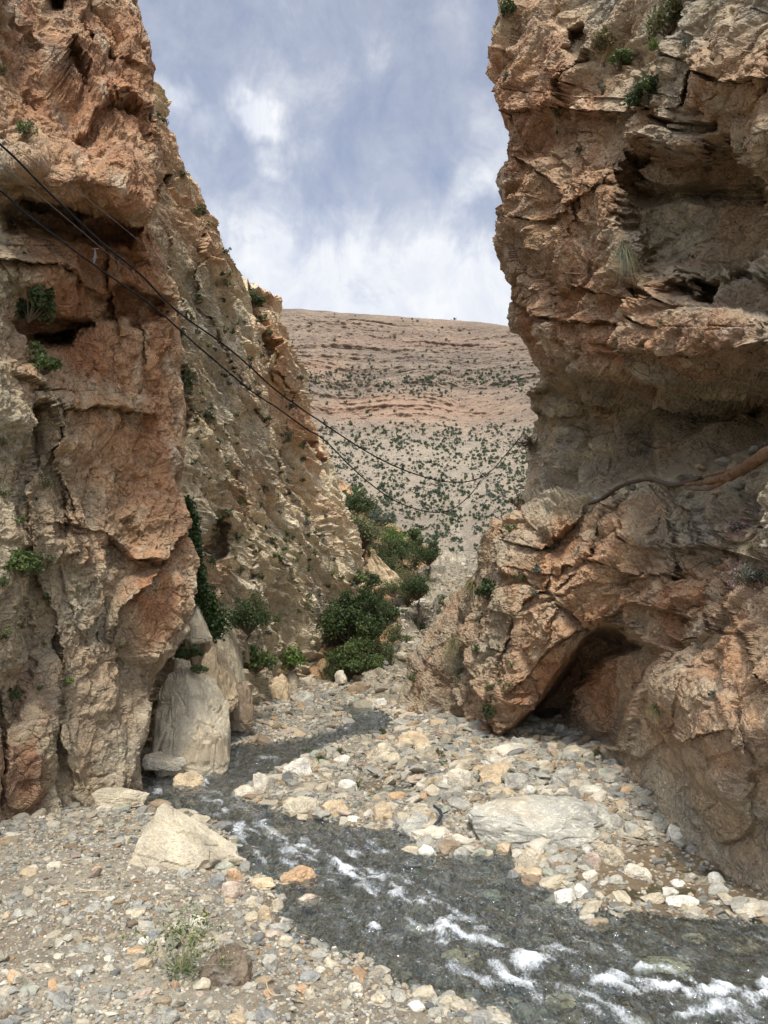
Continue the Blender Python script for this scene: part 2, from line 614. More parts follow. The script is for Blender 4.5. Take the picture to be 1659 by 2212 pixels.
S1 = Sheet(-380, 1960, RES, [(-400, -330), (2000, -330)],
           [(-400, 290), (0, 305), (60, 320), (170, 323), (230, 330), (280, 345), (350, 352), (400, 350), (430, 332), (500, 322), (560, 345),
            (620, 365), (740, 380), (850, 396), (1000, 400), (1080, 398), (1130, 412), (1230, 420), (1290, 408), (1380, 370), (1450, 338), (1560, 330),
            (1630, 300), (1700, 322), (1760, 326), (1960, 330)], 470, dl, wrapR=True, seed=1)
S1.feature([(2, 458), (40, 430), (130, 436), (230, 458), (310, 488), (280, 520), (180, 512), (60, 500), (10, 496)], 1.7, 17, 9, 1)
S1.feature([(50, 436), (130, 440), (190, 456), (170, 474), (80, 462)], 1.3, 9, 6, 31)
S1.feature([(45, 700), (110, 690), (190, 692), (150, 745), (60, 748)], 1.7, 16, 14, 2)
S1.feature([(60, 725), (150, 722), (145, 748), (75, 750)], 1.3, 8, 8, 22)
S1.feature([(215, 652), (262, 612), (330, 645), (338, 690), (300, 702), (222, 692)], 1.2, 14, 12, 3)
S1.feature([(150, 300), (240, 230), (330, 250), (320, 330), (250, 300), (180, 330)], 1.1, 20, 12, 4)
S1.feature([(95, -10), (130, -5), (128, 25), (100, 28)], .9, 6, 4, 5)
S1.feature([(160, 70), (195, 90), (190, 110), (168, 98)], .7, 5, 4, 6)
S1.feature([(125, 110), (160, 140), (185, 215), (150, 290), (120, 230)], .8, 12, 8, 7)
S1.feature([(230, 120), (330, 190), (320, 215), (215, 160)], .35, 8, 6, 8)
S1.feature([(120, 1250), (170, 1180), (180, 1290), (140, 1420), (110, 1400)], .35, 20, 10, 9)
S1.feature([(48, 880), (75, 870), (88, 1010), (60, 1100), (42, 1040)], .7, 12, 6, 10)
S1.feature([(60, 1330), (95, 1300), (110, 1440), (80, 1560), (50, 1500)], .5, 16, 10, 11)
S1.feature([(130, 1590), (170, 1560), (168, 1730), (145, 1740)], .5, 12, 6, 12)
S1.feature([(0, 1540), (45, 1480), (60, 1640), (50, 1780), (0, 1790)], .6, 18, 10, 13)
S1.feature([(215, 1180), (290, 1120), (310, 1180), (240, 1240)], .25, 18, 10, 14)
S1.crack([(70, 880), (150, 890), (230, 880), (330, 895)], .3, 3.5, 1)
S1.crack([(20, 820), (80, 850), (110, 930), (130, 1010), (160, 1120)], .35, 5, 2)
S1.crack([(230, 560), (235, 640), (250, 700)], .35, 5, 3)
S1.crack([(300, 700), (310, 740), (315, 790)], .3, 4, 4)
S1.crack([(150, 1130), (230, 1150), (290, 1210), (340, 1210)], .3, 5, 5)
S1.crack([(250, 1380), (270, 1300), (350, 1230), (400, 1150)], .25, 5, 6)
S1.crack([(75, 1050), (100, 1200), (135, 1330), (150, 1500), (160, 1600)], .4, 6, 7)
S1.crack([(0, 560), (120, 570), (200, 620)], .4, 6, 8)
S1.crack([(120, 880), (125, 990), (170, 1100)], .3, 5, 9)
S1.bulge(40, 330, 70, 80, 20, .5)
S1.bulge(110, 360, 110, 70, 25, .5)
S1.bulge(265, 400, 75, 80, 0, .55)
S1.bulge(110, 620, 90, 70, 30, .4)
S1.bulge(60, 570, 70, 60, 0, .3)
S1.bulge(330, 1140, 75, 90, 20, .3)
S1.bulge(230, 1560, 75, 190, -6, .6)
S1.bulge(320, 1330, 80, 120, 25, .5)
S1.bulge(190, 1250, 40, 150, -4, .35)
S1.bulge(20, 1180, 40, 130, 0, .4)
S1.bulge(100, 1120, 30, 120, -8, .35)
S1.bulge(100, 1630, 40, 130, 4, .5)
S1.bulge(60, 1450, 26, 110, 0, .4)
S1.bulge(210, 1650, 60, 110, 0, .3)
S1.build()
d, cv, q = rock_detail(S1.P, S1.N, [(0.36, 0.50, .3, .42), (0.95, 0.26, .4, .5), (2.4, 0.12, .5, .55), (6.0, 0.05, .5, .6)], ((0.05, 0.1, 1), 0.3), seed=0)
fy1 = proj(S1.P)[1]
rib = np.abs(perlin(S1.P.astype(np.float32) * np.array([.8, .8, .13], np.float32), 80)) * sst(850, 1300, fy1)
smooth = sst(1330, 1600, fy1)
d = d * (1 - 0.35 * smooth) - rib * 0.9
S1.P = S1.P + S1.N * d[..., None]
ow = region(S1, [(200, 200, 330, 330, .95), (250, 650, 170, 280, .95), (290, 900, 140, 240, 1.1), (330, 1180, 110, 170, .75), (60, 700, 160, 120, .3), (330, 1330, 60, 100, .5),
                 (20, 1650, 60, 180, .55), (150, 1500, 60, 200, .2), (30, 560, 70, 120, -.5), (260, 1500, 90, 200, .25)], 0.02)
rw = region(S1, [(120, 100, 280, 220, .8), (60, 1640, 40, 160, .5), (250, 320, 120, 120, .3), (180, 520, 200, 60, .5), (70, 1560, 25, 120, .5)], 0.0)
Pq = S1.P.astype(np.float32)
t1 = 0.5 + 0.9 * fbm(Pq * 0.55, 4, 90) + 0.25 * cv
c = lerpc(GREY, BEIGE, 0.45 + t1 * .6)
c = c + (np.array(lerpc(TAN, ORANGE, t1 * .8 + .15)) - c) * np.clip(ow * 1.15 + 0.35 * fbm(Pq * .8, 3, 91), 0, 1)[..., None]
c = c + (np.array(RUST, np.float32) - c) * np.clip(rw * (0.55 + 1.1 * fbm(Pq * 1.1, 3, 95)), 0, .9)[..., None]
pal = np.clip(1.6 * fbm(Pq * np.array([1.6, 1.6, .7], np.float32), 4, 97) - .35, 0, 1)
c = c + (np.array(PALE, np.float32) - c) * (pal * .6)[..., None]
c = c * (1 + 0.16 * cv)[..., None]
o = put('cliff_left', S1.mesh('cliff_left', c), M_CLIFF, kind='structure')
print('S1', time.time() - T0)

# ------------------------------------------------------------------ left far slab wall
dsl = rbf([(150, 200, 24), (330, 260, 24), (400, 400, 26), (300, 500, 22.5), (400, 700, 24), (500, 600, 30), (590, 650, 36), (420, 1000, 24.5), (520, 900, 29),
           (600, 900, 35), (660, 900, 40), (700, 1000, 43), (450, 1250, 25.5), (560, 1200, 30), (650, 1200, 35), (740, 1150, 43), (790, 1240, 46),
           (560, 1480, 29), (620, 1480, 31.5), (700, 1450, 36), (700, 1300, 38), (480, 1450, 26), (430, 1550, 24), (250, 1500, 21.5), (150, 800, 21), (150, 1500, 20)])
S2 = Sheet(150, 1620, RES, [(100, 160), (1700, 160)],
           [(150, 300), (180, 322), (260, 362), (300, 378), (370, 400), (440, 440), (480, 470), (540, 495), (580, 520), (612, 552), (618, 582), (645, 596), (670, 606), (760, 640),
            (850, 662), (900, 675), (980, 700), (1020, 712), (1090, 735), (1150, 758), (1200, 785), (1240, 800), (1300, 790), (1380, 745), (1440, 724), (1480, 702), (1510, 690), (1620, 680)],
           430, dsl, wrapR=True, seed=2, rr=14, tw=14)
S2.feature([(455, 1135), (478, 1108), (497, 1150), (495, 1200), (470, 1218), (445, 1182)], 2.2, 7, 5, 1)
S2.feature([(562, 720), (580, 715), (592, 760), (580, 790)], 1.6, 6, 4, 2)
S2.feature([(598, 1050), (640, 1062), (625, 1082)], 1.0, 6, 4, 3)
S2.feature([(340, 385), (365, 380), (360, 410), (342, 410)], 1.0, 6, 4, 4)
S2.feature([(380, 800), (400, 790), (415, 900), (400, 1000), (385, 990)], 1.2, 10, 6, 5)
S2.feature([(440, 1060), (480, 1050), (520, 1090), (500, 1105)], 0.6, 8, 5, 6)
S2.feature([(540, 1200), (560, 1190), (600, 1300), (590, 1330)], 0.5, 9, 6, 7)
S2.crack([(400, 500), (440, 640), (500, 800), (560, 900), (640, 1050), (720, 1180)], 0.9, 6, 1, 0.35)
S2.crack([(360, 520), (400, 700), (430, 850), (500, 1000), (600, 1180), (700, 1340)], 0.9, 6, 2, 0.35)
S2.crack([(500, 1000), (540, 1150), (600, 1300), (640, 1440)], 0.8, 6, 3, 0.35)
S2.crack([(590, 700), (600, 800), (640, 880), (690, 1000)], 0.9, 6, 4, 0.35)
S2.crack([(410, 640), (420, 780), (470, 900), (480, 1000)], 0.7, 6, 5, 0.35)
S2.crack([(420, 860), (470, 960), (520, 1100), (540, 1250)], 0.8, 6, 6, 0.35)
S2.bulge(470, 620, 40, 130, -25, .8)
S2.bulge(610, 760, 30, 110, -12, 1.2)
S2.bulge(660, 960, 25, 90, -14, 1.0)
S2.bulge(430, 1130, 40, 60, 0, 1.2)
S2.build()
ta = at(500, 1000, 28.5) - at(600, 1190, 33)
d, cv, q = rock_detail(S2.P, S2.N, [(0.26, 0.8, .3, .4), (0.7, 0.48, .4, .5), (1.7, 0.22, .5, .6), (4.2, 0.09, .5, .6)], (ta, 0.6), seed=3)
tn = ta / np.linalg.norm(ta)
sec = np.cross(tn, [0.85, 0.5, 0])
sec /= np.linalg.norm(sec)
sd_ = (S2.P.astype(np.float32) @ sec.astype(np.float32)) + 0.9 * fbm(S2.P.astype(np.float32) * .35, 3, 101)
tx = S2.P.astype(np.float32) @ tn.astype(np.float32)
lay = np.abs(perlin(np.stack([sd_ * 1.6, tx * .10, 0 * sd_], -1), 102)) * 1.5 + .5 * np.abs(perlin(np.stack([sd_ * 4.2, tx * .25, 0 * sd_], -1), 103))
d = d - (0.30 + .35 * sst(-.2, .4, perlin(S2.P.astype(np.float32) * .22, 104))) * lay
S2.P = S2.P + S2.N * d[..., None]
ow = region(S2, [(600, 760, 55, 150, 1.0), (660, 960, 40, 130, 1.0), (470, 520, 110, 110, .7), (370, 300, 90, 110, .8), (450, 1250, 70, 120, .45), (540, 1060, 70, 60, .4), (720, 1120, 25, 60, .6), (400, 450, 60, 80, .4)], 0.0)
Pq = S2.P.astype(np.float32)
t1 = 0.5 + 0.8 * fbm(Pq * 0.35, 4, 92) + 0.3 * cv
c = lerpc(np.array(GREY) * 1.05, np.array(BEIGE) * 1.08, t1 + .2)
c = c + (np.array(lerpc(TAN, ORANGE, t1 * .8 + .1)) - c) * np.clip(ow + 0.35 * fbm(Pq * .5, 3, 93) - .08, 0, 1)[..., None]
st = np.clip(1.5 * fbm(np.stack([sd_ * .9, tx * .12, 0 * sd_], -1), 3, 98) - .2, 0, 1)
c = c + (np.array(PALE, np.float32) - c) * (st * .75)[..., None]
c = c * (1 + 0.17 * cv)[..., None]
c = c * 1.32
put('cliff_far', S2.mesh('cliff_far', c), M_CLIFF, kind='structure')
print('S2', time.time() - T0)

# ------------------------------------------------------------------ right cliff
dr = rbf([(1080, -400, 28), (1080, 0, 26.5), (1080, 250, 26), (1075, 500, 25.5), (1110, 650, 25.8), (1150, 800, 27), (1140, 900, 28.5), (1130, 1050, 28.5),
          (1659, -400, 14), (1659, 0, 13), (1420, 0, 18), (1250, 0, 22), (1250, 250, 21.5), (1400, 250, 17.6), (1400, 100, 18), (1659, 250, 12.7),
          (1250, 500, 20.7), (1250, 700, 20.7), (1400, 640, 17.6), (1400, 720, 17.0), (1500, 500, 15.3), (1500, 400, 15.4), (1659, 500, 13.4), (1659, 650, 12.8), (1659, 770, 12.6), (1400, 775, 17.2),
          (1250, 790, 21.5), (1400, 900, 21.5), (1659, 875, 17.2), (1659, 930, 17.4), (1500, 785, 15.0), (1500, 880, 19.6), (1300, 790, 19.6), (1300, 885, 23.8), (1500, 950, 19.6), (1250, 1000, 24.5), (1400, 1000, 21.5), (1250, 880, 24.5),
          (1150, 1095, 25), (1270, 1105, 22.8), (1400, 1070, 19.8), (1550, 1040, 16.5), (1659, 1010, 14),
          (1200, 1200, 22.3), (1350, 1200, 19.3), (1500, 1200, 16.3), (1659, 1150, 12.9),
          (1659, 1300, 12), (1500, 1400, 14.6), (1350, 1340, 19.0), (1200, 1350, 21.3), (1100, 1300, 23.7), (1050, 1200, 27),
          (1659, 1600, 12.1), (1500, 1600, 14.4), (1400, 1480, 16.8), (1659, 1830, 12.9), (1440, 1740, 15.9), (1350, 1620, 18.6), (1230, 1540, 23.0),
          (1080, 1580, 23.6), (1000, 1500, 25.7), (950, 1560, 26.6), (870, 1540, 28.5), (1000, 1350, 28.0), (900, 1410, 30), (950, 1340, 29.8), (1000, 1270, 29.5), (880, 1480, 29.3),
          (1900, 0, 10), (1900, 700, 9.5), (1900, 1300, 9.5), (1900, 1900, 10), (1440, 1900, 15.5), (1050, 1700, 24), (870, 1700, 28)])
S3 = Sheet(-380, 1980, RES,
           [(-400, 1080), (0, 1084), (50, 1096), (100, 1090), (130, 1080), (200, 1080), (250, 1090), (320, 1087), (340, 1097), (365, 1083), (400, 1080), (450, 1076),
            (500, 1070), (540, 1082), (580, 1100), (620, 1112), (650, 1105), (700, 1113), (740, 1128), (790, 1150), (830, 1154), (845, 1142), (880, 1140), (960, 1133), (1050, 1127),
            (1095, 1122), (1130, 1095), (1150, 1080), (1190, 1045), (1220, 1030), (1290, 966), (1317, 948), (1360, 915), (1400, 892), (1463, 876), (1540, 846), (1580, 860), (1980, 870)],
           [(-400, 1960), (2000, 1960)], 640, dr, wrapL=True, seed=3, rr=34, tw=14, rk=1.3)
# big shaded recess below the overhang, ledge under it
S3.feature([(1120, 1075), (1132, 860), (1190, 832), (1300, 860), (1400, 885), (1500, 895), (1700, 862), (1960, 870), (1960, 930), (1700, 940), (1600, 975), (1510, 1003), (1400, 1036), (1310, 1070), (1200, 1068)], 1.9, 13, 7, 1)
S3.feature([(1150, 795), (1300, 830), (1450, 850), (1700, 820), (1960, 830), (1960, 880), (1700, 880), (1450, 905), (1300, 880), (1150, 850)], .8, 16, 8, 2)
# alcove in the upper bulge
S3.feature([(1345, 335), (1400, 318), (1480, 350), (1560, 320), (1630, 360), (1680, 420), (1700, 540), (1620, 590), (1520, 600), (1400, 575), (1362, 480), (1350, 400)], 3.0, 34, 12, 3)
S3.feature([(1350, 395), (1420, 420), (1530, 400), (1640, 410), (1630, 440), (1500, 430), (1400, 445)], .9, 14, 6, 14)
S3.feature([(1430, 606), (1520, 612), (1660, 590), (1800, 600), (1760, 690), (1640, 680), (1520, 660), (1450, 640)], 1.5, 12, 8, 4)
S3.feature([(1360, 625), (1410, 622), (1425, 645), (1390, 660), (1362, 648)], 1.3, 7, 4, 5)
S3.feature([(1480, 600), (1560, 608), (1545, 660), (1500, 648)], 1.5, 8, 4, 6)
S3.feature([(1240, 70), (1262, 55), (1275, 100), (1255, 140), (1235, 110)], 1.1, 9, 5, 7)
S3.feature([(1420, 255), (1500, 270), (1560, 262), (1555, 285), (1470, 290)], .9, 7, 5, 8)
S3.feature([(1090, 740), (1180, 725), (1260, 760), (1250, 790), (1150, 775)], .6, 9, 6, 9)
# the hollow at the foot
S3.feature([(1085, 1600), (1130, 1560), (1180, 1505), (1235, 1440), (1262, 1378), (1300, 1352), (1345, 1352), (1352, 1388), (1398, 1392), (1420, 1400), (1395, 1455), (1350, 1530), (1330, 1610)], 2.4, 9, 5, 10)
S3.feature([(1095, 1598), (1150, 1545), (1200, 1475), (1245, 1405), (1275, 1368), (1330, 1358), (1370, 1378), (1385, 1398), (1310, 1418), (1262, 1480), (1215, 1550), (1165, 1592)], 2.4, 13, 5, 11)
S3.crack([(1340, 1625), (1345, 1540), (1390, 1440), (1450, 1385), (1520, 1350), (1560, 1270)], .5, 9, 1, 0.0)
S3.crack([(1128, 1180), (1165, 1185), (1200, 1160), (1250, 1125), (1262, 1092)], .6, 6, 2)
S3.crack([(1286, 1190), (1296, 1145), (1345, 1108), (1370, 1070)], .5, 4, 3)
S3.crack([(1180, 1290), (1230, 1290), (1330, 1250), (1430, 1230)], .18, 4, 4)
S3.crack([(1190, 1360), (1200, 1280), (1290, 1200)], .25, 4, 5)
S3.crack([(1420, 1240), (1440, 1180), (1425, 1090)], .35, 5, 6)
S3.crack([(1510, 1350), (1500, 1270), (1540, 1200), (1560, 1120)], .4, 6, 7, 0.0)
S3.crack([(1130, 1470), (1190, 1400), (1240, 1370)], .4, 5, 8)
S3.crack([(1060, 1560), (1090, 1440), (1110, 1330), (1180, 1250)], .35, 6, 9)
S3.crack([(1080, 260), (1200, 235), (1330, 240), (1420, 235)], .55, 6, 10)
S3.crack([(1230, 250), (1225, 180), (1290, 120)], .5, 6, 11)
S3.crack([(1110, 650), (1220, 700), (1300, 690), (1400, 700)], .55, 6, 12)
S3.crack([(1240, 620), (1330, 640), (1430, 655)], .5, 6, 13)
S3.crack([(1130, 350), (1180, 380), (1225, 450)], .4, 5, 14)
S3.crack([(1390, 1020), (1480, 1100), (1500, 1180)], .3, 4, 15)
S3.crack([(1340, 760), (1500, 770), (1659, 740)], .5, 6, 16)
S3.crack([(1260, 1560), (1270, 1480), (1310, 1400)], .25, 5, 17)
S3.crack([(1120, 1230), (1200, 1240), (1260, 1210), (1330, 1230)], .3, 4, 18)
S3.crack([(1290, 1330), (1350, 1300), (1440, 1320)], .3, 4, 19)
S3.crack([(1400, 1180), (1500, 1170), (1580, 1190)], .35, 5, 20)
S3.crack([(1580, 1060), (1560, 1180), (1540, 1270)], .35, 5, 21, 0.0)
S3.crack([(1560, 1300), (1600, 1420), (1659, 1500)], .3, 5, 22, 0.0)
S3.crack([(1400, 1560), (1470, 1600), (1560, 1580)], .2, 5, 23)
S3.crack([(1180, 900), (1260, 930), (1290, 1000)], .3, 4, 24)
S3.crack([(1350, 900), (1380, 960), (1480, 980)], .25, 4, 25)
S3.crack([(1100, 480), (1200, 470), (1300, 400)], .35, 5, 26)
S3.crack([(1250, 300), (1260, 400), (1240, 480)], .35, 5, 27)
S3.crack([(1450, 120), (1560, 180), (1659, 170)], .4, 5, 28)
S3.crack([(1480, 20), (1500, 130), (1460, 220)], .4, 5, 29)
for b_ in [(1300, 190, 80, 60, -20, .7), (1180, 380, 55, 60, 40, .5), (1450, 340, 100, 70, 20, .7), (1180, 560, 90, 80, 30, .7), (1320, 480, 90, 130, 10, .5), (1200, 160, 70, 120, -8, .5),
           (1480, 160, 100, 90, 0, .6), (1600, 130, 100, 130, 20, .6), (1400, 560, 60, 80, 0, .35), (1180, 740, 70, 50, 30, .5), (1500, 720, 170, 60, -4, .7), (1330, 740, 80, 50, 10, .4),
           (1180, 1110, 65, 45, 35, .6), (1350, 1120, 70, 50, -30, .5), (1330, 1290, 110, 90, 0, .45), (1130, 1420, 90, 140, 35, .6), (1110, 1520, 60, 80, 30, .5),
           (1460, 1310, 75, 75, 0, .6), (1480, 1120, 70, 90, 0, .45), (1560, 1110, 50, 60, 0, .5), (1500, 1560, 90, 220, -35, .7), (1620, 1500, 70, 180, -10, .6), (1400, 1530, 50, 120, 25, .5),
           (1600, 1190, 50, 60, 0, .5), (1560, 1740, 90, 90, 0, .4), (950, 1480, 50, 90, 20, .4), (1040, 1320, 50, 100, 20, .5), ]:
    S3.bulge(*b_)
S3.build()
d, cv, q = rock_detail(S3.P, S3.N, [(0.34, 0.62, .4, .45), (0.85, 0.32, .5, .5), (2.2, 0.13, .5, .55), (5.6, 0.05, .5, .6)], ((0.5, -0.75, 0.15), 0.15), seed=6)
fx3, fy3 = proj(S3.P)
sm = sst(1330, 1520, fy3) * sst(1250, 1400, fx3)
d = d * (1 - .55 * sm)
S3.P = S3.P + S3.N * d[..., None]
ow = region(S3, [(1200, 400, 200, 300, .8), (1150, 150, 120, 160, .4), (1300, 700, 200, 100, .7), (1250, 1250, 200, 150, .8), (1500, 1300, 90, 80, .7), (1130, 1500, 110, 110, .95), (1300, 1480, 90, 100, .8),
                 (1600, 1500, 110, 250, .75), (1450, 1550, 90, 160, .35), (1600, 200, 150, 160, .5), (1500, 770, 180, 60, .4), (1450, 500, 120, 90, -.4), (1300, 950, 250, 90, -.4), (1500, 1100, 70, 90, -.3)], 0.12)
rw = region(S3, [(910, 1450, 70, 110, .55), (990, 1380, 50, 80, .3), (1130, 200, 110, 320, .6), (1200, 620, 120, 110, .55), (1500, 720, 240, 120, .55), (1480, 340, 130, 60, .45), (1100, 1530, 60, 80, .5)], 0.0)
Pq = S3.P.astype(np.float32)
t1 = 0.5 + 0.9 * fbm(Pq * 0.5, 4, 94) + 0.25 * cv
c = lerpc(GREY, BEIGE, t1)
c = c + (np.array(lerpc(TAN, ORANGE, t1 * .9 + .1)) - c) * np.clip(ow + 0.4 * fbm(Pq * .6, 3, 95), 0, 1)[..., None]
c = c + (np.array(RUST, np.float32) - c) * np.clip(rw * (0.6 + 1.1 * fbm(Pq * 1.0, 3, 96)), 0, .9)[..., None]
pal = np.clip(1.6 * fbm(Pq * 1.1, 4, 99) - .4, 0, 1)
c = c + (np.array(PALE, np.float32) - c) * (pal * .5)[..., None]
c = c * (1 + 0.17 * cv)[..., None]
put('cliff_right', S3.mesh('cliff_right', c), M_CLIFF, kind='structure')
print('S3', time.time() - T0)

# ------------------------------------------------------------------ scree slope in the gap
dt = rbf([(960, 1203, 62), (1035, 1205, 62), (850, 1330, 47), (780, 1480, 34.5), (850, 1530, 31), (700, 1490, 36), (900, 1420, 37), (1000, 1300, 46), (1100, 1300, 44), (650, 1520, 31), (950, 1480, 32), (800, 1400, 41), (870, 1270, 55), (720, 1380, 46), (1100, 1203, 60)])
S4 = Sheet(1203, 1600, 1.5, [(1203, 945), (1212, 935), (1260, 890), (1300, 860), (1330, 845), (1400, 820), (1440, 780), (1470, 745), (1500, 620), (1600, 560)], [(1203, 1120), (1600, 1060)], 230, dt, seed=4)
S4.build()
Pq = S4.P.astype(np.float32)
F1, F2, H, v_ = voro(Pq * 2.2, 41)
f1, f2, H2, v2_ = voro(Pq * 5.5, 42)
S4.P = S4.P + S4.N * sst(1520, 1430, proj(S4.P)[1])[..., None] * (0.9 * fbm(Pq * .35, 4, 43) + .5 * facet(Pq * .5, 47, .5)[0] + .28 * facet(Pq * 1.4, 48, .5)[0] + .20 * (0.6 - F1) * (RND[H, 3] > .5) + .07 * (.6 - f1))[..., None]
c = lerpc((0.22, .19, .14), (0.36, .31, .23), .5 + fbm(Pq * .4, 3, 44)) * (.75 + .5 * RND[H2, 4])[..., None] * (.85 + .3 * RND[H, 5])[..., None]
# the crest also needs a back side
back = np.stack([S4.P[0] + np.array([0, 6 * k, -2.2 * k * k * .3]) for k in (3, 2, 1)], 0)
S4.P = np.concatenate([back, S4.P], 0)
S4.N = np.concatenate([S4.N[:1]] * 3 + [S4.N], 0)
c = np.concatenate([c[:1]] * 3 + [c], 0)
put('scree_slope', S4.mesh('scree_slope', c), M_CLIFF, kind='structure')

# wooded spur behind the slab wall
dw = rbf([(690, 1000, 75), (760, 1060, 70), (830, 1105, 66), (900, 1160, 62), (930, 1210, 58), (720, 1200, 56), (780, 1250, 50), (850, 1270, 52), (780, 1350, 43), (720, 1420, 37), (860, 1330, 45), (730, 1470, 35), (600, 1200, 58), (600, 1470, 38), (600, 1000, 75)])
S5 = Sheet(1040, 1500, 1.7, [(1040, 560), (1500, 560)], [(1040, 735), (1065, 760), (1095, 805), (1120, 840), (1160, 890), (1200, 930), (1240, 925), (1300, 890), (1380, 860), (1430, 835), (1500, 800)], 190, dw, wrapR=True, seed=5, rr=16, tw=20)
S5.build()
d, cv, q = rock_detail(S5.P, S5.N, [(0.28, 1.0, .4, .4), (0.7, 0.5, .4, .4), (1.7, 0.25, .5, .5)], (ta, 0.6), seed=9)
S5.P = S5.P + S5.N * d[..., None]
Pq = S5.P.astype(np.float32)
c = lerpc(TAN, ORANGE, .5 + fbm(Pq * .3, 3, 45) + .3 * cv) * (1 + .15 * cv)[..., None]
g_ = np.clip(.1 + 1.2 * fbm(Pq * .25, 3, 46), 0, .8)
c = c + (np.array((.16, .17, .07), np.float32) - c) * g_[..., None]
backw = np.stack([S5.P[0] + np.array([0, 8 * k, -1.5 * k * k]) for k in (3, 2, 1)], 0)
S5.P = np.concatenate([backw, S5.P], 0)
S5.N = np.concatenate([S5.N[:1]] * 3 + [S5.N], 0)
c = np.concatenate([c[:1]] * 3 + [c], 0)
put('hillside', S5.mesh('hillside', c), M_CLIFF, kind='structure')
print('S5', time.time() - T0)

# ------------------------------------------------------------------ the mountain across the valley
dm = rbf([(600, 668, 480), (830, 685, 470), (1110, 708, 450), (600, 760, 400), (850, 780, 395), (1130, 790, 385), (650, 830, 350), (900, 840, 345), (1140, 850, 335), (700, 900, 325), (1000, 910, 315),
          (700, 1000, 250), (1000, 1000, 235), (1100, 1040, 200), (750, 1100, 185), (950, 1120, 170), (1050, 1150, 140), (800, 1200, 140), (950, 1200, 135), (900, 1300, 100), (1100, 1250, 110),
          (0, 700, 470), (0, 1200, 150), (1700, 760, 430), (1700, 1200, 130), (2000, 900, 330), (-300, 1000, 300)], 80)
rg = [(-400, 600), (0, 640), (300, 655), (600, 666), (660, 668), (760, 677), (830, 681), (900, 687), (960, 690), (1040, 696), (1110, 706), (1300, 725), (1700, 760), (2100, 800)]
NR, NC = 620, 760
fx = np.concatenate([np.linspace(-300, 590, 90, endpoint=False), np.linspace(590, 1165, NC - 180, endpoint=False), np.linspace(1165, 1960, 90)])
ridge = np.interp(fx, *zip(*rg)) + 1.5 * perlin(np.stack([fx / 30, 0 * fx, 0 * fx], -1), 3)
t = np.linspace(0, 1, NR) ** 1.15
FY = ridge[None] + (1330 - ridge[None]) * t[:, None]
FX = np.repeat(fx[None], NR, 0)
DM = dm(FX, FY)
MP = at(FX, FY, DM)
backm = []
for k in (5, 4, 3, 2, 1):
    backm.append(MP[0] + np.array([0, 25. * k, -1.5 * k * k]))
MPb = np.concatenate([np.stack(backm, 0), MP], 0)
q = MPb.astype(np.float32)
z_ = q[..., 2] + 5 * fbm(q * .012, 3, 51) + 0.03 * q[..., 0] * 1.0
hi = sst(95, 125, z_)
strata = fbm(np.stack([z_ * .22, q[..., 0] * .006, q[..., 1] * .006], -1), 4, 52)
bands = np.abs(perlin(np.stack([z_ * .17, q[..., 0] * .008, q[..., 1] * .008], -1), 53)) * 2
dd = 1.9 * strata + 2.6 * bands * (.2 + .8 * hi) * (.5 + fbm(q * .02, 2, 59)) + 3.0 * fbm(q * .035, 4, 54) + 1.2 * fbm(q * .25, 3, 55)
MPb[..., 1] -= dd * np.concatenate([np.zeros(5), sst(0, .03, t)])[:, None] * np.clip(q[..., 1] / 300, .3, 1.2)
fxp, fyp = proj(MPb)
q = MPb.astype(np.float32)
c = lerpc((0.150, 0.116, 0.088), (0.23, .178, .130), .5 + .5 * strata + .7 * fbm(q * .06, 4, 56))


def blobm(a, b, rx, ry):
    wx_ = 40 * perlin(q * .02, 57)
    wy_ = 14 * perlin(q * .02, 58)
    return np.exp(-(((fxp + wx_ - a) / rx) ** 2 + ((fyp + wy_ - b) / ry) ** 2))


pk = np.clip(1.0 * blobm(940, 885, 190, 36) + .8 * blobm(780, 880, 110, 25) + .8 * blobm(690, 790, 90, 25) + .5 * blobm(760, 1080, 80, 30) + .35 * blobm(900, 700, 350, 20) + .6 * blobm(1080, 1060, 50, 20) + .5 * blobm(900, 740, 260, 16), 0, 1)
c = c + (np.array((.36, .215, .135), np.float32) - c) * (pk * .5)[..., None]
dk = np.clip(1.3 * blobm(850, 745, 110, 7) + 1.2 * blobm(1010, 745, 90, 7) + .9 * blobm(915, 750, 14, 10) + .5 * blobm(900, 725, 180, 8), 0, 1) * np.clip(.6 + 1.8 * strata, 0, 1)
c = c + (np.array((.17, .11, .09), np.float32) - c) * (dk * .75)[..., None]
lowk = sst(890, 980, fyp)
c = c + (np.array((.265, .22, .16), np.float32) - c) * (lowk * .6)[..., None]
pl = np.clip(blobm(1010, 1140, 12, 60) + .5 * blobm(880, 1000, 300, 90), 0, 1)
c = c + (np.array((.42, .36, .275), np.float32) - c) * (pl * .5)[..., None]
i = np.arange(MPb.shape[0] * MPb.shape[1]).reshape(MPb.shape[:2])
f = np.stack([i[:-1, :-1], i[1:, :-1], i[1:, 1:], i[:-1, 1:]], -1).reshape(-1, 4)
put('mountain', new_mesh('mountain', MPb.reshape(-1, 3), f, c.reshape(-1, 3), smooth=False), M_FAR, kind='structure')
MPX, MPY, MPF = fxp[5:].ravel(), fyp[5:].ravel(), MPb[5:].reshape(-1, 3)


def mount_pt(fx, fy):
    k = int(np.argmin((MPX - fx) ** 2 + (MPY - fy) ** 2))
    return MPF[k]


print('mountain', time.time() - T0)
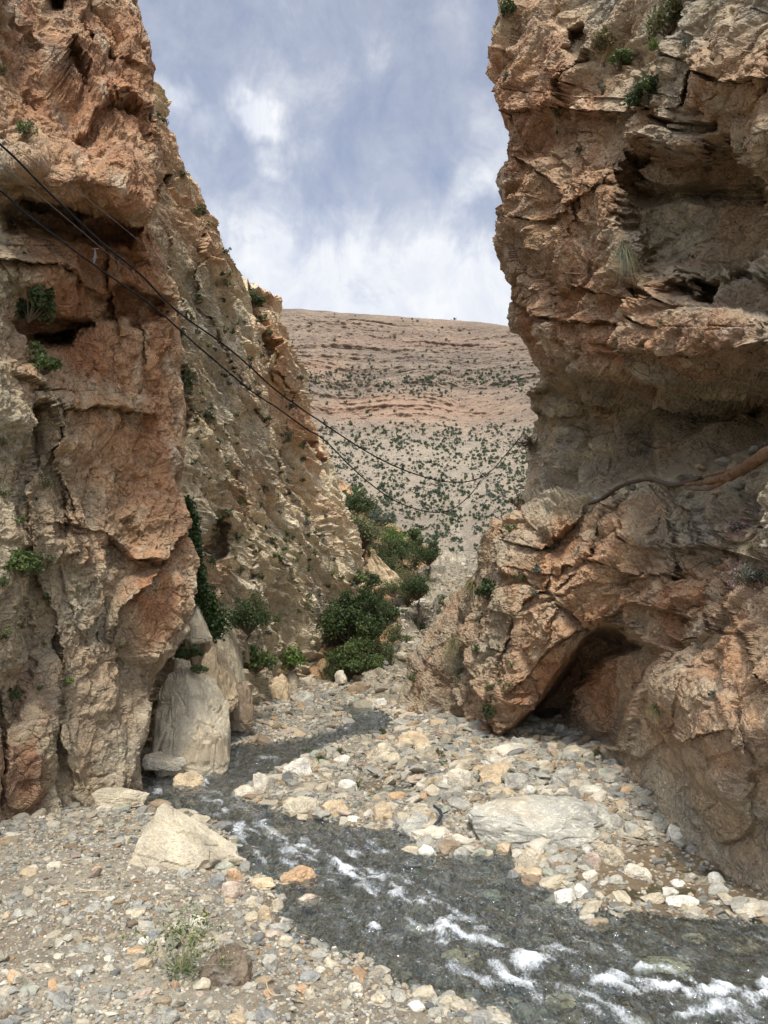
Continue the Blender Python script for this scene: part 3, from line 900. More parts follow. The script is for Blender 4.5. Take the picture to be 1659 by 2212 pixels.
# ------------------------------------------------------------------ river outline on the level z = 0, then the ground sheet
RIV_V = [(1700, 2760), (1240, 2300), (1095, 2190), (1000, 2150), (860, 2110), (740, 2060), (660, 2030), (622, 1990), (605, 1950), (600, 1905), (560, 1890), (520, 1860), (505, 1820),
         (495, 1790), (395, 1762), (250, 1752), (160, 1748), (165, 1735), (320, 1700), (300, 1662), (330, 1652), (490, 1628), (500, 1612), (600, 1608), (700, 1590), (765, 1562),
         (748, 1545), (715, 1530), (735, 1524), (790, 1530), (835, 1545), (852, 1562), (820, 1590), (730, 1603), (655, 1640), (600, 1668), (530, 1702), (500, 1722), (570, 1737),
         (610, 1758), (680, 1782), (860, 1802), (880, 1832), (900, 1852), (1000, 1860), (1050, 1845), (1110, 1840), (1120, 1880), (1110, 1897), (1170, 1912), (1200, 1932), (1220, 1965),
         (1330, 1992), (1500, 1985), (1659, 1990), (1900, 2000), (2700, 2020), (2700, 2760)]
RIV = [tuple(on_z(a, b)[:2]) for a, b in RIV_V]
MUD = [tuple(on_z(a, b)[:2]) for a, b in [(1400, 1840), (1440, 1790), (1500, 1760), (1659, 1850), (1750, 1900), (1750, 1980), (1500, 1975), (1330, 1950), (1240, 1915), (1290, 1870)]]
POOL = [tuple(on_z(a, b)[:2]) for a, b in [(760, 1725), (800, 1700), (860, 1690), (930, 1700), (900, 1735), (840, 1745)]]
POOL2 = [tuple(on_z(a, b)[:2]) for a, b in [(1000, 1690), (1060, 1690), (1100, 1705), (1060, 1722), (1000, 1716)]]


def ground_z(x, y):
    x = np.asarray(x, float)
    y = np.asarray(y, float)
    sd = sd_poly(x, y, RIV)
    p = np.stack([x, y, 0 * x], -1)
    sd = sd + 0.22 * fbm(p * 1.3, 3, 61)
    bank = 0.03 + 0.34 * (1 - np.exp(-np.maximum(sd, 0) / 1.6))
    bed = -0.04 - 0.30 * (1 - np.exp(np.minimum(sd, 0) / 0.9))
    z = np.where(sd > 0, bank, bed) + 0.0
    z = np.where(np.abs(sd) < 0.15, -0.04 + (0.07) * (sd + .15) / .3 + np.where(sd > 0, bank - .03, bed + .04), z)
    rise = sst(20, 33, y) * 0.25 * sst(0, 2, sd)
    z = z + rise
    left = (x < -1.0) & (y < 16)
    z = z + np.where(left, 0.10 * sst(0.3, 3, sd), 0)
    m = sd_poly(x, y, MUD)
    k = sst(0.9, -0.4, m + .3 * perlin(p * 1.1, 62))
    z = z * (1 - k) + k * (0.01 + 0.045 * fbm(p * 1.2, 3, 63))
    for P_ in (POOL, POOL2):
        m = sd_poly(x, y, P_)
        k = sst(0.5, -0.3, m)
        z = z * (1 - k) + k * (-0.05)
    z = z + 0.05 * fbm(p * .9, 3, 64) * sst(-.3, .8, sd) + 0.02 * fbm(p * 4.5, 3, 65)
    z = z + sst(4, 20, np.abs(x) - 8) * 0.6 + np.clip(y - 36, 0, 80) * 0.075
    return z


def axis(lo, hi, st, far):
    a = np.arange(lo, hi + st / 2, st)
    k = np.cumsum(st * 1.35 ** np.arange(1, 40))
    k = k[k < far]
    return np.concatenate([lo - k[::-1], a, hi + k])


gx = axis(-9.5, 10.5, 0.05, 900)
gy = np.concatenate([[-900, -500, -250, -120, -60, -30, -15, -8, -3, 0, 2, 4, 5.5, 6.5], np.arange(7.2, 35, 0.055), [35.5, 36.5, 38, 40, 44, 50, 60, 80, 110, 160, 260, 500, 900]])
GX, GY = np.meshgrid(gx, gy)
GZ = ground_z(GX, GY)
p = np.stack([GX, GY, GZ], -1).astype(np.float32)
f1, f2, H, v_ = voro(p * np.array([9, 9, 9], np.float32), 66)
fine = ((np.abs(GX) < 10.5) & (GY > 7) & (GY < 35))
p[..., 2] += np.where(fine, .03 * np.clip(.6 - f1, 0, 1) * (RND[H, 3] > .35), 0)
tt = .5 + .6 * fbm(p * .7, 4, 67)
c = lerpc((0.17, .14, .10), (0.27, .235, .175), tt)
c = c * (.82 + .36 * RND[H, 4])[..., None]
wetk = sst(.5, .05, np.abs(sd_poly(GX, GY, RIV) + .15 * fbm(p * 2, 2, 69)))
c = c * (1 - .42 * wetk)[..., None]
mudk = sst(0.19, 0.0, GZ) * sst(-9, 0, GX)
c = c + (np.array((.15, .105, .06), np.float32) - c) * (mudk * .85)[..., None]
bedk = sst(-0.02, -0.2, GZ)
c = c * (1 - .1 * bedk)[..., None]
i = np.arange(p.shape[0] * p.shape[1]).reshape(p.shape[:2])
f = np.stack([i[:-1, :-1], i[:-1, 1:], i[1:, 1:], i[1:, :-1]], -1).reshape(-1, 4)
M_GROUND = rock_material('gravel_ground', 3.0, 0.6, dist=0.02)
put('ground', new_mesh('ground', p.reshape(-1, 3), f, c.reshape(-1, 3), smooth=True), M_GROUND, kind='structure')
print('ground', time.time() - T0)

# ------------------------------------------------------------------ the water
wx = np.concatenate([np.arange(-11, 12, 0.04), np.arange(12, 30, 1.0)])
wy = np.concatenate([np.arange(3, 8, .5), np.arange(8, 22, 0.04), np.arange(22, 36, .07)])
WX, WY = np.meshgrid(wx, wy)
p = np.stack([WX, WY, 0 * WX], -1).astype(np.float32)
# flow direction follows the channel: roughly along +x, -y; stretched ripples
fd = np.array([0.62, -0.78, 0], np.float32)
pq = p - (p @ fd)[..., None] * fd * 0.45
r1 = perlin(pq * 2.2 + .6 * perlin(pq * 1.1, 5)[..., None], 111)
r2 = perlin(pq * 5.0, 112)
r3 = perlin(pq * 11.0, 113)
h = 0.060 * (1 - 2 * np.abs(r1)) + 0.032 * (1 - 2 * np.abs(r2)) + 0.017 * (1 - 2 * np.abs(r3))
foam = np.zeros(WX.shape)
wfx, wfy = proj(p)
q = pq * 1.6
dxn = 16 * fbm(q * 1.3, 3, 114)
dyn = 9 * fbm(q * 1.3, 3, 115)
for (a, b, rx, ry, an, k) in [(755, 1885, 40, 14, 20, 1.0), (825, 1902, 30, 9, 10, .9), (852, 1930, 18, 16, 60, 1.0), (975, 2000, 45, 14, 0, 1.0), (955, 2030, 26, 22, 0, .9), (1140, 2090, 34, 36, 60, 1.15),
                              (1100, 2120, 50, 18, 20, .9), (950, 2050, 25, 14, 40, .7), (1250, 2046, 34, 8, 10, .85), (1330, 2125, 70, 17, 8, 1.1), (1400, 2150, 60, 16, 10, 1.1), (1450, 2140, 80, 14, -8, .9),
                              (1560, 2155, 90, 16, -5, 1.0), (1540, 2190, 80, 16, -8, 1.0), (1650, 2160, 50, 24, -15, 1.1), (560, 1788, 34, 5, -4, .75), (485, 1797, 26, 6, 12, .8), (640, 1836, 50, 6, 22, .65),
                              (800, 2012, 24, 9, 0, .75), (440, 1690, 26, 7, 0, .6), (1390, 2100, 70, 8, -5, .7), (535, 1852, 22, 6, 0, .6), (700, 1855, 30, 8, 15, .5), (1045, 1990, 12, 12, 0, .6),
                              (1270, 2190, 50, 14, 20, .7), (470, 1660, 20, 4, 0, .45), (560, 1640, 30, 4, -20, .35), (730, 1580, 40, 5, -20, .4), (790, 1550, 20, 4, 0, .4), (1460, 2205, 60, 12, 0, .9),
                              (590, 1815, 30, 5, 10, .4), (690, 1900, 30, 6, 0, .35), (900, 1960, 30, 7, 10, .4), (1500, 2085, 50, 7, -5, .5), (1040, 2140, 50, 12, 20, .5)]:
    ca, sa = math.cos(R(an)), math.sin(R(an))
    dx, dy = wfx + dxn - a, wfy + dyn - b
    foam = np.maximum(foam, k * np.exp(-(((dx * ca + dy * sa) / rx) ** 2 + ((-dx * sa + dy * ca) / ry) ** 2)))
ps = p - (p @ fd)[..., None] * fd * 0.72
brk = fbm(pq * np.array([4.5, 4.5, 4.5], np.float32), 4, 116)
strk = np.clip(1.5 * fbm(ps * 3.2 + .4 * perlin(p * .9, 5)[..., None], 4, 119) - .42, 0, 1) * sst(-.25, .35, perlin(p * .55, 121))
rapid = np.exp(-(sd_poly(wfx, wfy, [(440, 1690), (520, 1790), (640, 1850), (760, 1885), (850, 1930), (960, 2005), (1100, 2080), (1300, 2120), (1500, 2150), (1700, 2180)], False) / np.clip((wfy - 1560) * .17, 14, 120)) ** 2)
strk = strk + rapid * np.clip(1.9 * fbm(ps * 4.5 + .4 * perlin(p * 1.3, 6)[..., None], 4, 122) - .18, 0, 1)
wh = np.clip(fbm(pq * 1.1, 3, 117) - .28, 0, 1) * np.clip(r2 + .1, 0, 1) * 2.0
foam2 = np.clip((foam * 1.1 + .75 * brk + .25 * strk - .45) * .95, 0, 1) * sst(.08, .35, foam)
foam2 = np.clip(foam2 + (wh * .5 + strk * .6), 0, 1)
h = h + 0.045 * foam * (1 + 1.5 * brk) + .05 * foam2 * perlin(p * 12, 118)
calm = sst(.0, .5, sd_poly(WX, WY, MUD)) * sst(0, .3, sd_poly(WX, WY, POOL)) * .9 + .1
p[..., 2] = h * calm - 0.01
i = np.arange(p.shape[0] * p.shape[1]).reshape(p.shape[:2])
f = np.stack([i[:-1, :-1], i[:-1, 1:], i[1:, 1:], i[1:, :-1]], -1).reshape(-1, 4)
m, n = mat_new('stream_water')
geo = n.n('ShaderNodeTexCoord').outputs['Object']
mp = n.n('ShaderNodeMapping', {0: geo, 'Rotation': (0, 0, R(38)), 'Scale': (1.0, 0.6, 1)}).outputs[0]
fa = n.n('ShaderNodeAttribute', attribute_name='foam').outputs['Fac']
ca_ = n.n('ShaderNodeAttribute', attribute_name='calm').outputs['Fac']
hn = n.noise(mp, 3.2, 3, .5, 1.2)
hn2 = n.noise(mp, 10, 2, .5, .8)
hh = n.math('MULTIPLY', n.math('ADD', n.math('MULTIPLY', hn, 1.0), n.math('MULTIPLY', hn2, .4)), ca_)
b = n.n('ShaderNodeBump', {'Height': hh, 'Strength': 1.0, 'Distance': 0.16}).outputs[0]
fr = n.n('ShaderNodeFresnel', {'IOR': 1.33, 'Normal': b}).outputs[0]
tr = n.n('ShaderNodeBsdfTransparent', {'Color': (0.74, 0.80, 0.74, 1)})
gl = n.n('ShaderNodeBsdfGlossy', {'Color': (.92, .95, 1, 1), 'Roughness': .08, 'Normal': b})
wat = n.n('ShaderNodeMixShader', {0: n.math('ADD', n.math('MULTIPLY', fr, 1.6), .01, True), 1: tr.outputs[0], 2: gl.outputs[0]})
silt = n.n('ShaderNodeBsdfDiffuse', {'Color': n.ramp(n.noise(mp, 3.2, 5, .7, .6), [(.3, (.045, .055, .056)), (.5, (.095, .107, .104)), (.7, (.27, .285, .27))]), 'Normal': b})
wat = n.n('ShaderNodeMixShader', {0: n.math('MULTIPLY', ca_, .25), 1: wat.outputs[0], 2: n.n('ShaderNodeMixShader', {0: n.math('ADD', n.math('MULTIPLY', fr, 1.6), 0.01, True), 1: silt.outputs[0], 2: gl.outputs[0]}).outputs[0]})
fo = n.n('ShaderNodeBsdfDiffuse', {'Color': (.70, .73, .75, 1)})
fn = n.math('ADD', n.math('MULTIPLY', n.noise(mp, 30, 5, .75, 1.0), .6), n.math('MULTIPLY', n.noise(mp, 9, 4, .7, 1.5), .4))
ff = n.n('ShaderNodeMapRange', {0: n.math('ADD', fa, n.math('MULTIPLY', n.math('SUBTRACT', fn, .5), 2.6)), 1: .12, 2: 1.25}).outputs[0]
wat = n.n('ShaderNodeMixShader', {0: n.math('MULTIPLY', ff, n.math('MINIMUM', n.math('MULTIPLY', fa, 6), 1.0)), 1: wat.outputs[0], 2: fo.outputs[0]})
n.n('ShaderNodeOutputMaterial', {0: wat.outputs[0]})
M_WATER = m
put('river', new_mesh('river', p.reshape(-1, 3), f, None, smooth=True, attrs={'foam': foam2.ravel(), 'calm': calm.ravel()}), M_WATER, kind='structure')
print('river', time.time() - T0)


# ------------------------------------------------------------------ stones
def ico(sub):
    t = (1 + 5 ** .5) / 2
    v = [(-1, t, 0), (1, t, 0), (-1, -t, 0), (1, -t, 0), (0, -1, t), (0, 1, t), (0, -1, -t), (0, 1, -t), (t, 0, -1), (t, 0, 1), (-t, 0, -1), (-t, 0, 1)]
    v = [np.array(a) / np.linalg.norm(a) for a in v]
    f = [(0, 11, 5), (0, 5, 1), (0, 1, 7), (0, 7, 10), (0, 10, 11), (1, 5, 9), (5, 11, 4), (11, 10, 2), (10, 7, 6), (7, 1, 8), (3, 9, 4), (3, 4, 2), (3, 2, 6), (3, 6, 8), (3, 8, 9), (4, 9, 5), (2, 4, 11), (6, 2, 10), (8, 6, 7), (9, 8, 1)]
    for _ in range(sub):
        mid = {}

        def m(a, b):
            k = (min(a, b), max(a, b))
            if k not in mid:
                q = v[a] + v[b]
                v.append(q / np.linalg.norm(q))
                mid[k] = len(v) - 1
            return mid[k]
        nf = []
        for a, b, c_ in f:
            x, y, z = m(a, b), m(b, c_), m(c_, a)
            nf += [(a, x, z), (b, y, x), (c_, z, y), (x, y, z)]
        f = nf
    return np.array(v), np.array(f)


ICO = {k: ico(k) for k in (1, 2, 3, 4, 5)}


def rock_shape(rg, sub=3, cuts=9, ang=0.72, rough=0.10, box=0.8):
    v, f = ICO[sub]
    v = v.copy()
    v = np.sign(v) * np.abs(v) ** box
    v /= np.abs(v).max()
    for _ in range(cuts):
        nrm = rg.normal(size=3)
        nrm /= np.linalg.norm(nrm)
        d_ = rg.uniform(ang - .12, ang + .16)
        s_ = v @ nrm - d_
        v -= np.maximum(s_, 0)[:, None] * nrm * 0.97
    o = rg.rand(3) * 50
    dsp = rough * fbm((v * 1.6 + o), 3, 7) + rough * .35 * fbm(v * 6 + o, 2, 9)
    v = v * (1 + dsp)[:, None]
    v /= np.abs(v).max(0)[None]
    return v, f


SCOL = {'white': (.62, .585, .50), 'pale': (.54, .49, .39), 'beige': (.47, .41, .30), 'tan': (.49, .385, .25), 'orange': (.47, .31, .18), 'grey': (.36, .345, .29), 'slate': (.23, .225, .205),
        'brown': (.28, .21, .14), 'dark': (.15, .115, .08), 'pink': (.45, .355, .275), 'green': (.35, .355, .28)}


def rock_cols(v, base, rg, streak=None):
    o = rg.rand(3) * 30
    q_ = v * 1.5 + o
    t_ = fbm(q_, 4, 33)
    c_ = np.array(base) * (1 + .35 * t_)[:, None]
    k_ = np.clip(1.5 * fbm(v * 1.1 + o + 9, 3, 34) - .25, 0, .7)
    tgt = np.array(SCOL['tan'] if base[0] > .3 else SCOL['grey'])
    c_ = c_ + (tgt - c_) * (k_ * .6)[:, None]
    if streak:
        s_ = np.abs(perlin(np.stack([v[:, 0] * 2.2, v[:, 1] * 7 + 2.5 * v[:, 0] ** 2, v[:, 2] * 3], -1) * 1.6 + .7 * perlin(v * 2.5, 8)[:, None], 35))
        c_ = c_ + (np.array(SCOL['white']) * 1.05 - c_) * (sst(.10, .02, s_) * streak)[:, None]
    return np.clip(c_, .02, .9)


HERO = []     # (fx, base fy, short name) for later wording


def hero(bb, col, label, cat='rock', name='boulder', seed=0, sub=4, ang=.78, cuts=10, box=.72, dy=.85, skew=0.0, streak=None, Y=None, zg=None, group=None, short=None, flat=1.0, rz=None, rough=.1, cutp=()):
    x0, y0, x1, y1 = bb
    rg = np.random.RandomState(1000 + seed + int(x0) + int(y0) * 3)
    v, f = rock_shape(rg, sub, cuts, ang, rough, box)
    a = rg.rand() * 6.28 if rz is None else rz
    ca, sa = math.cos(a), math.sin(a)
    v = np.stack([v[:, 0] * ca - v[:, 1] * sa, v[:, 0] * sa + v[:, 1] * ca, v[:, 2]], -1)
    for (nx_, ny_, nz_, dd_) in cutp:
        nrm = np.array([nx_, ny_, nz_]) / math.sqrt(nx_ * nx_ + ny_ * ny_ + nz_ * nz_)
        v -= np.maximum(v @ nrm - dd_, 0)[:, None] * nrm * .93
    v /= np.abs(v).max(0)[None]
    v[:, 2] = np.where(v[:, 2] > 0, v[:, 2], v[:, 2] * .35)
    v[:, 0] += skew * (v[:, 2] - .2)
    if sub >= 4:
        lev, e_, H_ = facet(v * 2.1 + rg.rand(3) * 20, 5)
        nn_ = v / (np.linalg.norm(v, axis=1)[:, None] + 1e-6)
        v = v + nn_ * (.045 * lev - .03 * sst(.08, 0, e_) + .02 * fbm(v * 7, 3, 6))[:, None]
    if Y is None:
        b0 = on_z((x0 + x1) / 2, y1, 0.05)
        for _ in range(4):
            zg_ = max(float(ground_z(b0[0], b0[1])), -0.02)
            b0 = on_z((x0 + x1) / 2, y1, zg_)
        zg = zg_
        Y0 = b0[1]
    else:
        Y0 = Y
        b0 = at((x0 + x1) / 2, y1, Y)
        zg = b0[2]
    wdt = (x1 - x0) / FV * Y0
    sx, sy = wdt / 2, wdt / 2 * dy
    sz = max((y1 - y0) / FV * Y0 * .7, .1 * wdt)
    off = np.array([b0[0], Y0 + sy, zg])
    for _ in range(7):
        Pw = v * np.array([sx, sy, sz]) + off
        mk = Pw[:, 2] > zg - .02
        px, py = proj(Pw[mk])
        X0, X1, Y0_, Y1_ = px.min(), px.max(), py.min(), py.max()
        sx *= (x1 - x0) / (X1 - X0)
        kz = ((y1 - y0) - (Y1_ - Y0_)) / FV * Pw[:, 1].mean()
        sz = max(sz + kz * .9, wdt * .07)
        sy = (x1 - x0) / FV * Y0 / 2 * dy
        off[0] += ((x0 + x1) / 2 - (X0 + X1) / 2) / FV * off[1]
        if Y is None:
            off[1] += (Y1_ - y1) / FV * off[1] * 3.0 * .7
        else:
            off[2] += (Y1_ - y1) / FV * off[1]
    cols = rock_cols(v, SCOL[col], rg, streak)
    me = new_mesh(name, v * np.array([sx, sy, sz]), f, cols, smooth=False)
    if short:
        HERO.append((off[0], off[1], short, x0, y0, x1, y1))
    return put(name, me, M_STONE, None, label, cat, group, loc=tuple(off))


B = 'boulder'
# blocks at the foot of the left wall
hero((322, 1440, 499, 1648), 'beige', 'huge tan block standing in the stream at the foot of the left wall', B, Y=20.2, cuts=2, ang=1.0, dy=1.1, sub=5, rough=.06, rz=.2, box=.6, cutp=[(.50, -.15, .85, .72), (-.25, -.6, .75, .82)], short='huge tan block in the stream')
hero((385, 1362, 512, 1505), 'tan', 'broad tan block leaning above and behind the huge block in the stream', B, Y=23.2, cuts=4, ang=.9, dy=.9, sub=5, rough=.12, rz=.1, box=.65, cutp=[(.55, 0, .83, .6)])
hero((430, 1395, 470, 1470), 'tan', 'tan wedge of rock in the notch behind the huge block', B, Y=22.6, dy=.7)
hero((365, 1420, 420, 1470), 'beige', 'weathered block sloping between the wall and the huge block', B, Y=21.8, dy=.7)
hero((398, 1308, 455, 1372), 'beige', 'squarish block perched on top of the pile, against the orange wall', B, Y=22.6, cuts=2, ang=.95, dy=.9, seed=3, box=.5, rz=.3, cutp=[(.7, 0, .7, .5), (-.5, -.2, .8, .75)])
hero((456, 1330, 536, 1500), 'beige', 'tall jagged block on the right side of the pile below the ivy crevice', B, Y=24.6, cuts=6, ang=.85, dy=.9, sub=5, rough=.18, cutp=[(.7, 0, .7, .5)])
hero((480, 1470, 549, 1560), 'brown', 'dark brown rock under the tall jagged block, at the edge of the shingle bar', B, Y=24.4, cuts=8, dy=.7, rough=.14)
hero((305, 1622, 402, 1664), 'pale', 'low pale shelf of rock at the waterline in front of the huge block', B, Y=20.0, cuts=7, dy=.5)
hero((492, 1552, 538, 1602), 'grey', 'pale grey rock beside the huge block where the shingle bar begins', B, cuts=8, dy=.7)
hero((160, 1700, 324, 1750), 'beige', 'low pale rock shelf at the water foot of the left wall', B, Y=17.3, cuts=5, dy=.4, sub=5, rough=.08)
# far end of the stream
hero((566, 1455, 629, 1513), 'tan', 'big rounded brown boulder at the far end of the shingle bar', B, dy=.8, cuts=7, short='big rounded boulder at the far end')
hero((612, 1452, 650, 1492), 'beige', 'pale block right behind the big rounded far boulder', B, Y=33.2, dy=.8)
hero((634, 1491, 682, 1518), 'grey', 'light grey low boulder right of the big rounded far boulder', B, dy=.8)
hero((640, 1462, 684, 1495), 'beige', 'beige angular rock behind the light grey low boulder', B, Y=34, dy=.8)
hero((722, 1447, 751, 1478), 'pale', 'pale upright stone at the foot of the dark green tree', B, Y=34, dy=.8)
hero((742, 1472, 803, 1522), 'brown', 'brown tilted boulder where the stream comes round the bend', B, Y=33, dy=.8, skew=.3)
hero((690, 1497, 716, 1516), 'slate', 'small dark pointed rock left of the brown tilted boulder', B, dy=.8)
hero((800, 1508, 842, 1532), 'white', 'white rock on the far right bank beside the bend', B, dy=.8)
hero((817, 1388, 851, 1412), 'white', 'white slab lying halfway up the scree slope', B, Y=40.5, dy=.8)
hero((944, 1196, 996, 1226), 'pale', 'pale rocks crowning the top of the scree slope', B, Y=60, dy=.8, rough=.2)
hero((988, 1206, 1020, 1226), 'beige', 'small beige rock right of the pale crest rocks of the scree', B, Y=60, dy=.8)
hero((790, 1188, 882, 1262), 'tan', 'orange tan layered outcrop sloping down among the trees of the gap', 'outcrop', 'outcrop', Y=47, dy=.6, cuts=14, skew=-.4, sub=5, rough=.3, cutp=[(.6, 0, .8, .25)])
hero((868, 1190, 912, 1222), 'orange', 'small rust coloured outcrop under the tree with the bare trunk', 'outcrop', 'outcrop', Y=54, dy=.6, cuts=6, rough=.16)
# left bank and stream
hero((273, 1735, 513, 1884), 'beige', 'large tan wedge shaped boulder at the water edge of the left bank', B, cuts=3, ang=.85, dy=.75, skew=-.12, sub=5, rough=.07, short='large wedge boulder', rz=.4, seed=5, cutp=[(.50, -.1, .86, .42), (-.85, 0, .5, .62), (0, -.8, .6, .6)])
hero((310, 1726, 380, 1752), 'brown', 'brown rock peeping out behind the large wedge boulder', B, dy=.7)
hero((371, 1664, 444, 1704), 'tan', 'flat topped tan rock alone in the middle of the stream', B, dy=.7, cuts=8, short='flat topped rock in midstream')
for i_, (bb, col, lab) in enumerate([
    ((205, 1738, 241, 1757), 'pale', 'pale flat stone at the waterline below the left wall'),
    ((533, 1894, 596, 1926), 'tan', 'flat topped tan stone in shallow water left of the orange domed rock'),
    ((604, 1868, 684, 1916), 'orange', 'domed orange brown rock wet from the stream near the left bank'),
    ((632, 1930, 700, 1962), 'pink', 'low pinkish rock awash in the stream below the domed orange rock'),
    ((540, 1882, 570, 1896), 'beige', 'small beige stone just behind the flat topped tan stone in the shallows'),
    ((430, 2036, 546, 2136), 'dark', 'dark brown boulder with a tan top amid the foreground gravel'),
    ((408, 1974, 446, 2007), 'white', 'white angular stone on the gravel above the dark brown boulder'),
    ((285, 1988, 336, 2016), 'grey', 'smooth grey rounded stone on the left gravel bank'),
    ((310, 2010, 346, 2038), 'slate', 'dark slate stone touching the smooth grey rounded one'),
    ((272, 2044, 312, 2063), 'orange', 'flat orange stone on the foreground gravel left of the weed'),
    ((14, 2093, 57, 2131), 'orange', 'round orange brown stone by the left edge of the picture'),
    ((157, 2094, 181, 2116), 'white', 'small white egg shaped stone in the foreground gravel'),
    ((24, 1963, 57, 1986), 'grey', 'rounded grey cobble near the left edge above the orange brown stone'),
    ((268, 1960, 316, 1986), 'beige', 'flat beige stone above the smooth grey rounded stone'),
    ((464, 2106, 501, 2132), 'orange', 'pale orange stone at the foot of the dark brown boulder'),
    ((647, 2094, 693, 2127), 'slate', 'dark grey angular stone near the water in the foreground'),
    ((564, 2060, 601, 2096), 'grey', 'grey blocky stone right of the dark brown boulder'),
    ((654, 2133, 682, 2166), 'beige', 'upright beige stone below the dark grey angular stone'),
    ((549, 2172, 597, 2214), 'slate', 'dark rounded stone at the bottom edge of the picture'),
    ((477, 1903, 531, 1942), 'pink', 'pinkish blocky rock on the bank below the large wedge boulder'),
    ((452, 1884, 489, 1921), 'slate', 'dark grey upright rock at the right foot of the wedge boulder'),
    ((491, 1873, 526, 1908), 'orange', 'orange tan rock at the waterline by the wedge boulder'),
    ((460, 1858, 512, 1888), 'green', 'greenish grey slab leaning on the right end of the wedge boulder'),
    ((380, 1874, 416, 1901), 'grey', 'grey stone on the gravel directly below the wedge boulder'),
    ((334, 1840, 371, 1866), 'pale', 'pale stone with a dark underside against the wedge boulder'),
    ((416, 1840, 453, 1876), 'brown', 'brown stone leaning on the middle of the wedge boulder'),
    ((584, 1940, 613, 1972), 'beige', 'tall beige stone on the left water edge'),
    ((569, 2008, 608, 2031), 'pink', 'pinkish flat stone on the left water edge'),
    ((600, 2020, 632, 2050), 'beige', 'beige stone at the water edge below the pinkish flat stone'),
    ((520, 1935, 560, 1965), 'beige', 'beige rock in the row along the left water edge'),
    ((556, 1955, 590, 1990), 'tan', 'tan rock second in the row along the left water edge'),
    ((100, 1860, 135, 1878), 'pale', 'pale flat stone on the sandy ground left of the wedge boulder'),
    ((196, 1870, 222, 1888), 'orange', 'small orange stone left of the wedge boulder'),
    ((640, 2140, 655, 2155), 'grey', 'small grey stone by the upright beige stone'),
    ((750, 2120, 785, 2150), 'pale', 'pale stone on the tongue of gravel at the bottom of the picture'),
    ((800, 2140, 838, 2170), 'beige', 'beige stone on the gravel tongue right of the pale one'),
    ((880, 2160, 920, 2190), 'white', 'whitish stone near the right tip of the gravel tongue'),
]):
    big = bb[2] - bb[0] > 55
    hero(bb, col, lab, 'boulder' if big else 'stone', 'boulder' if big else 'stone', seed=i_, sub=4 if big else 3, dy=.8, short='dark brown boulder' if 'dark brown boulder with' in lab else None)
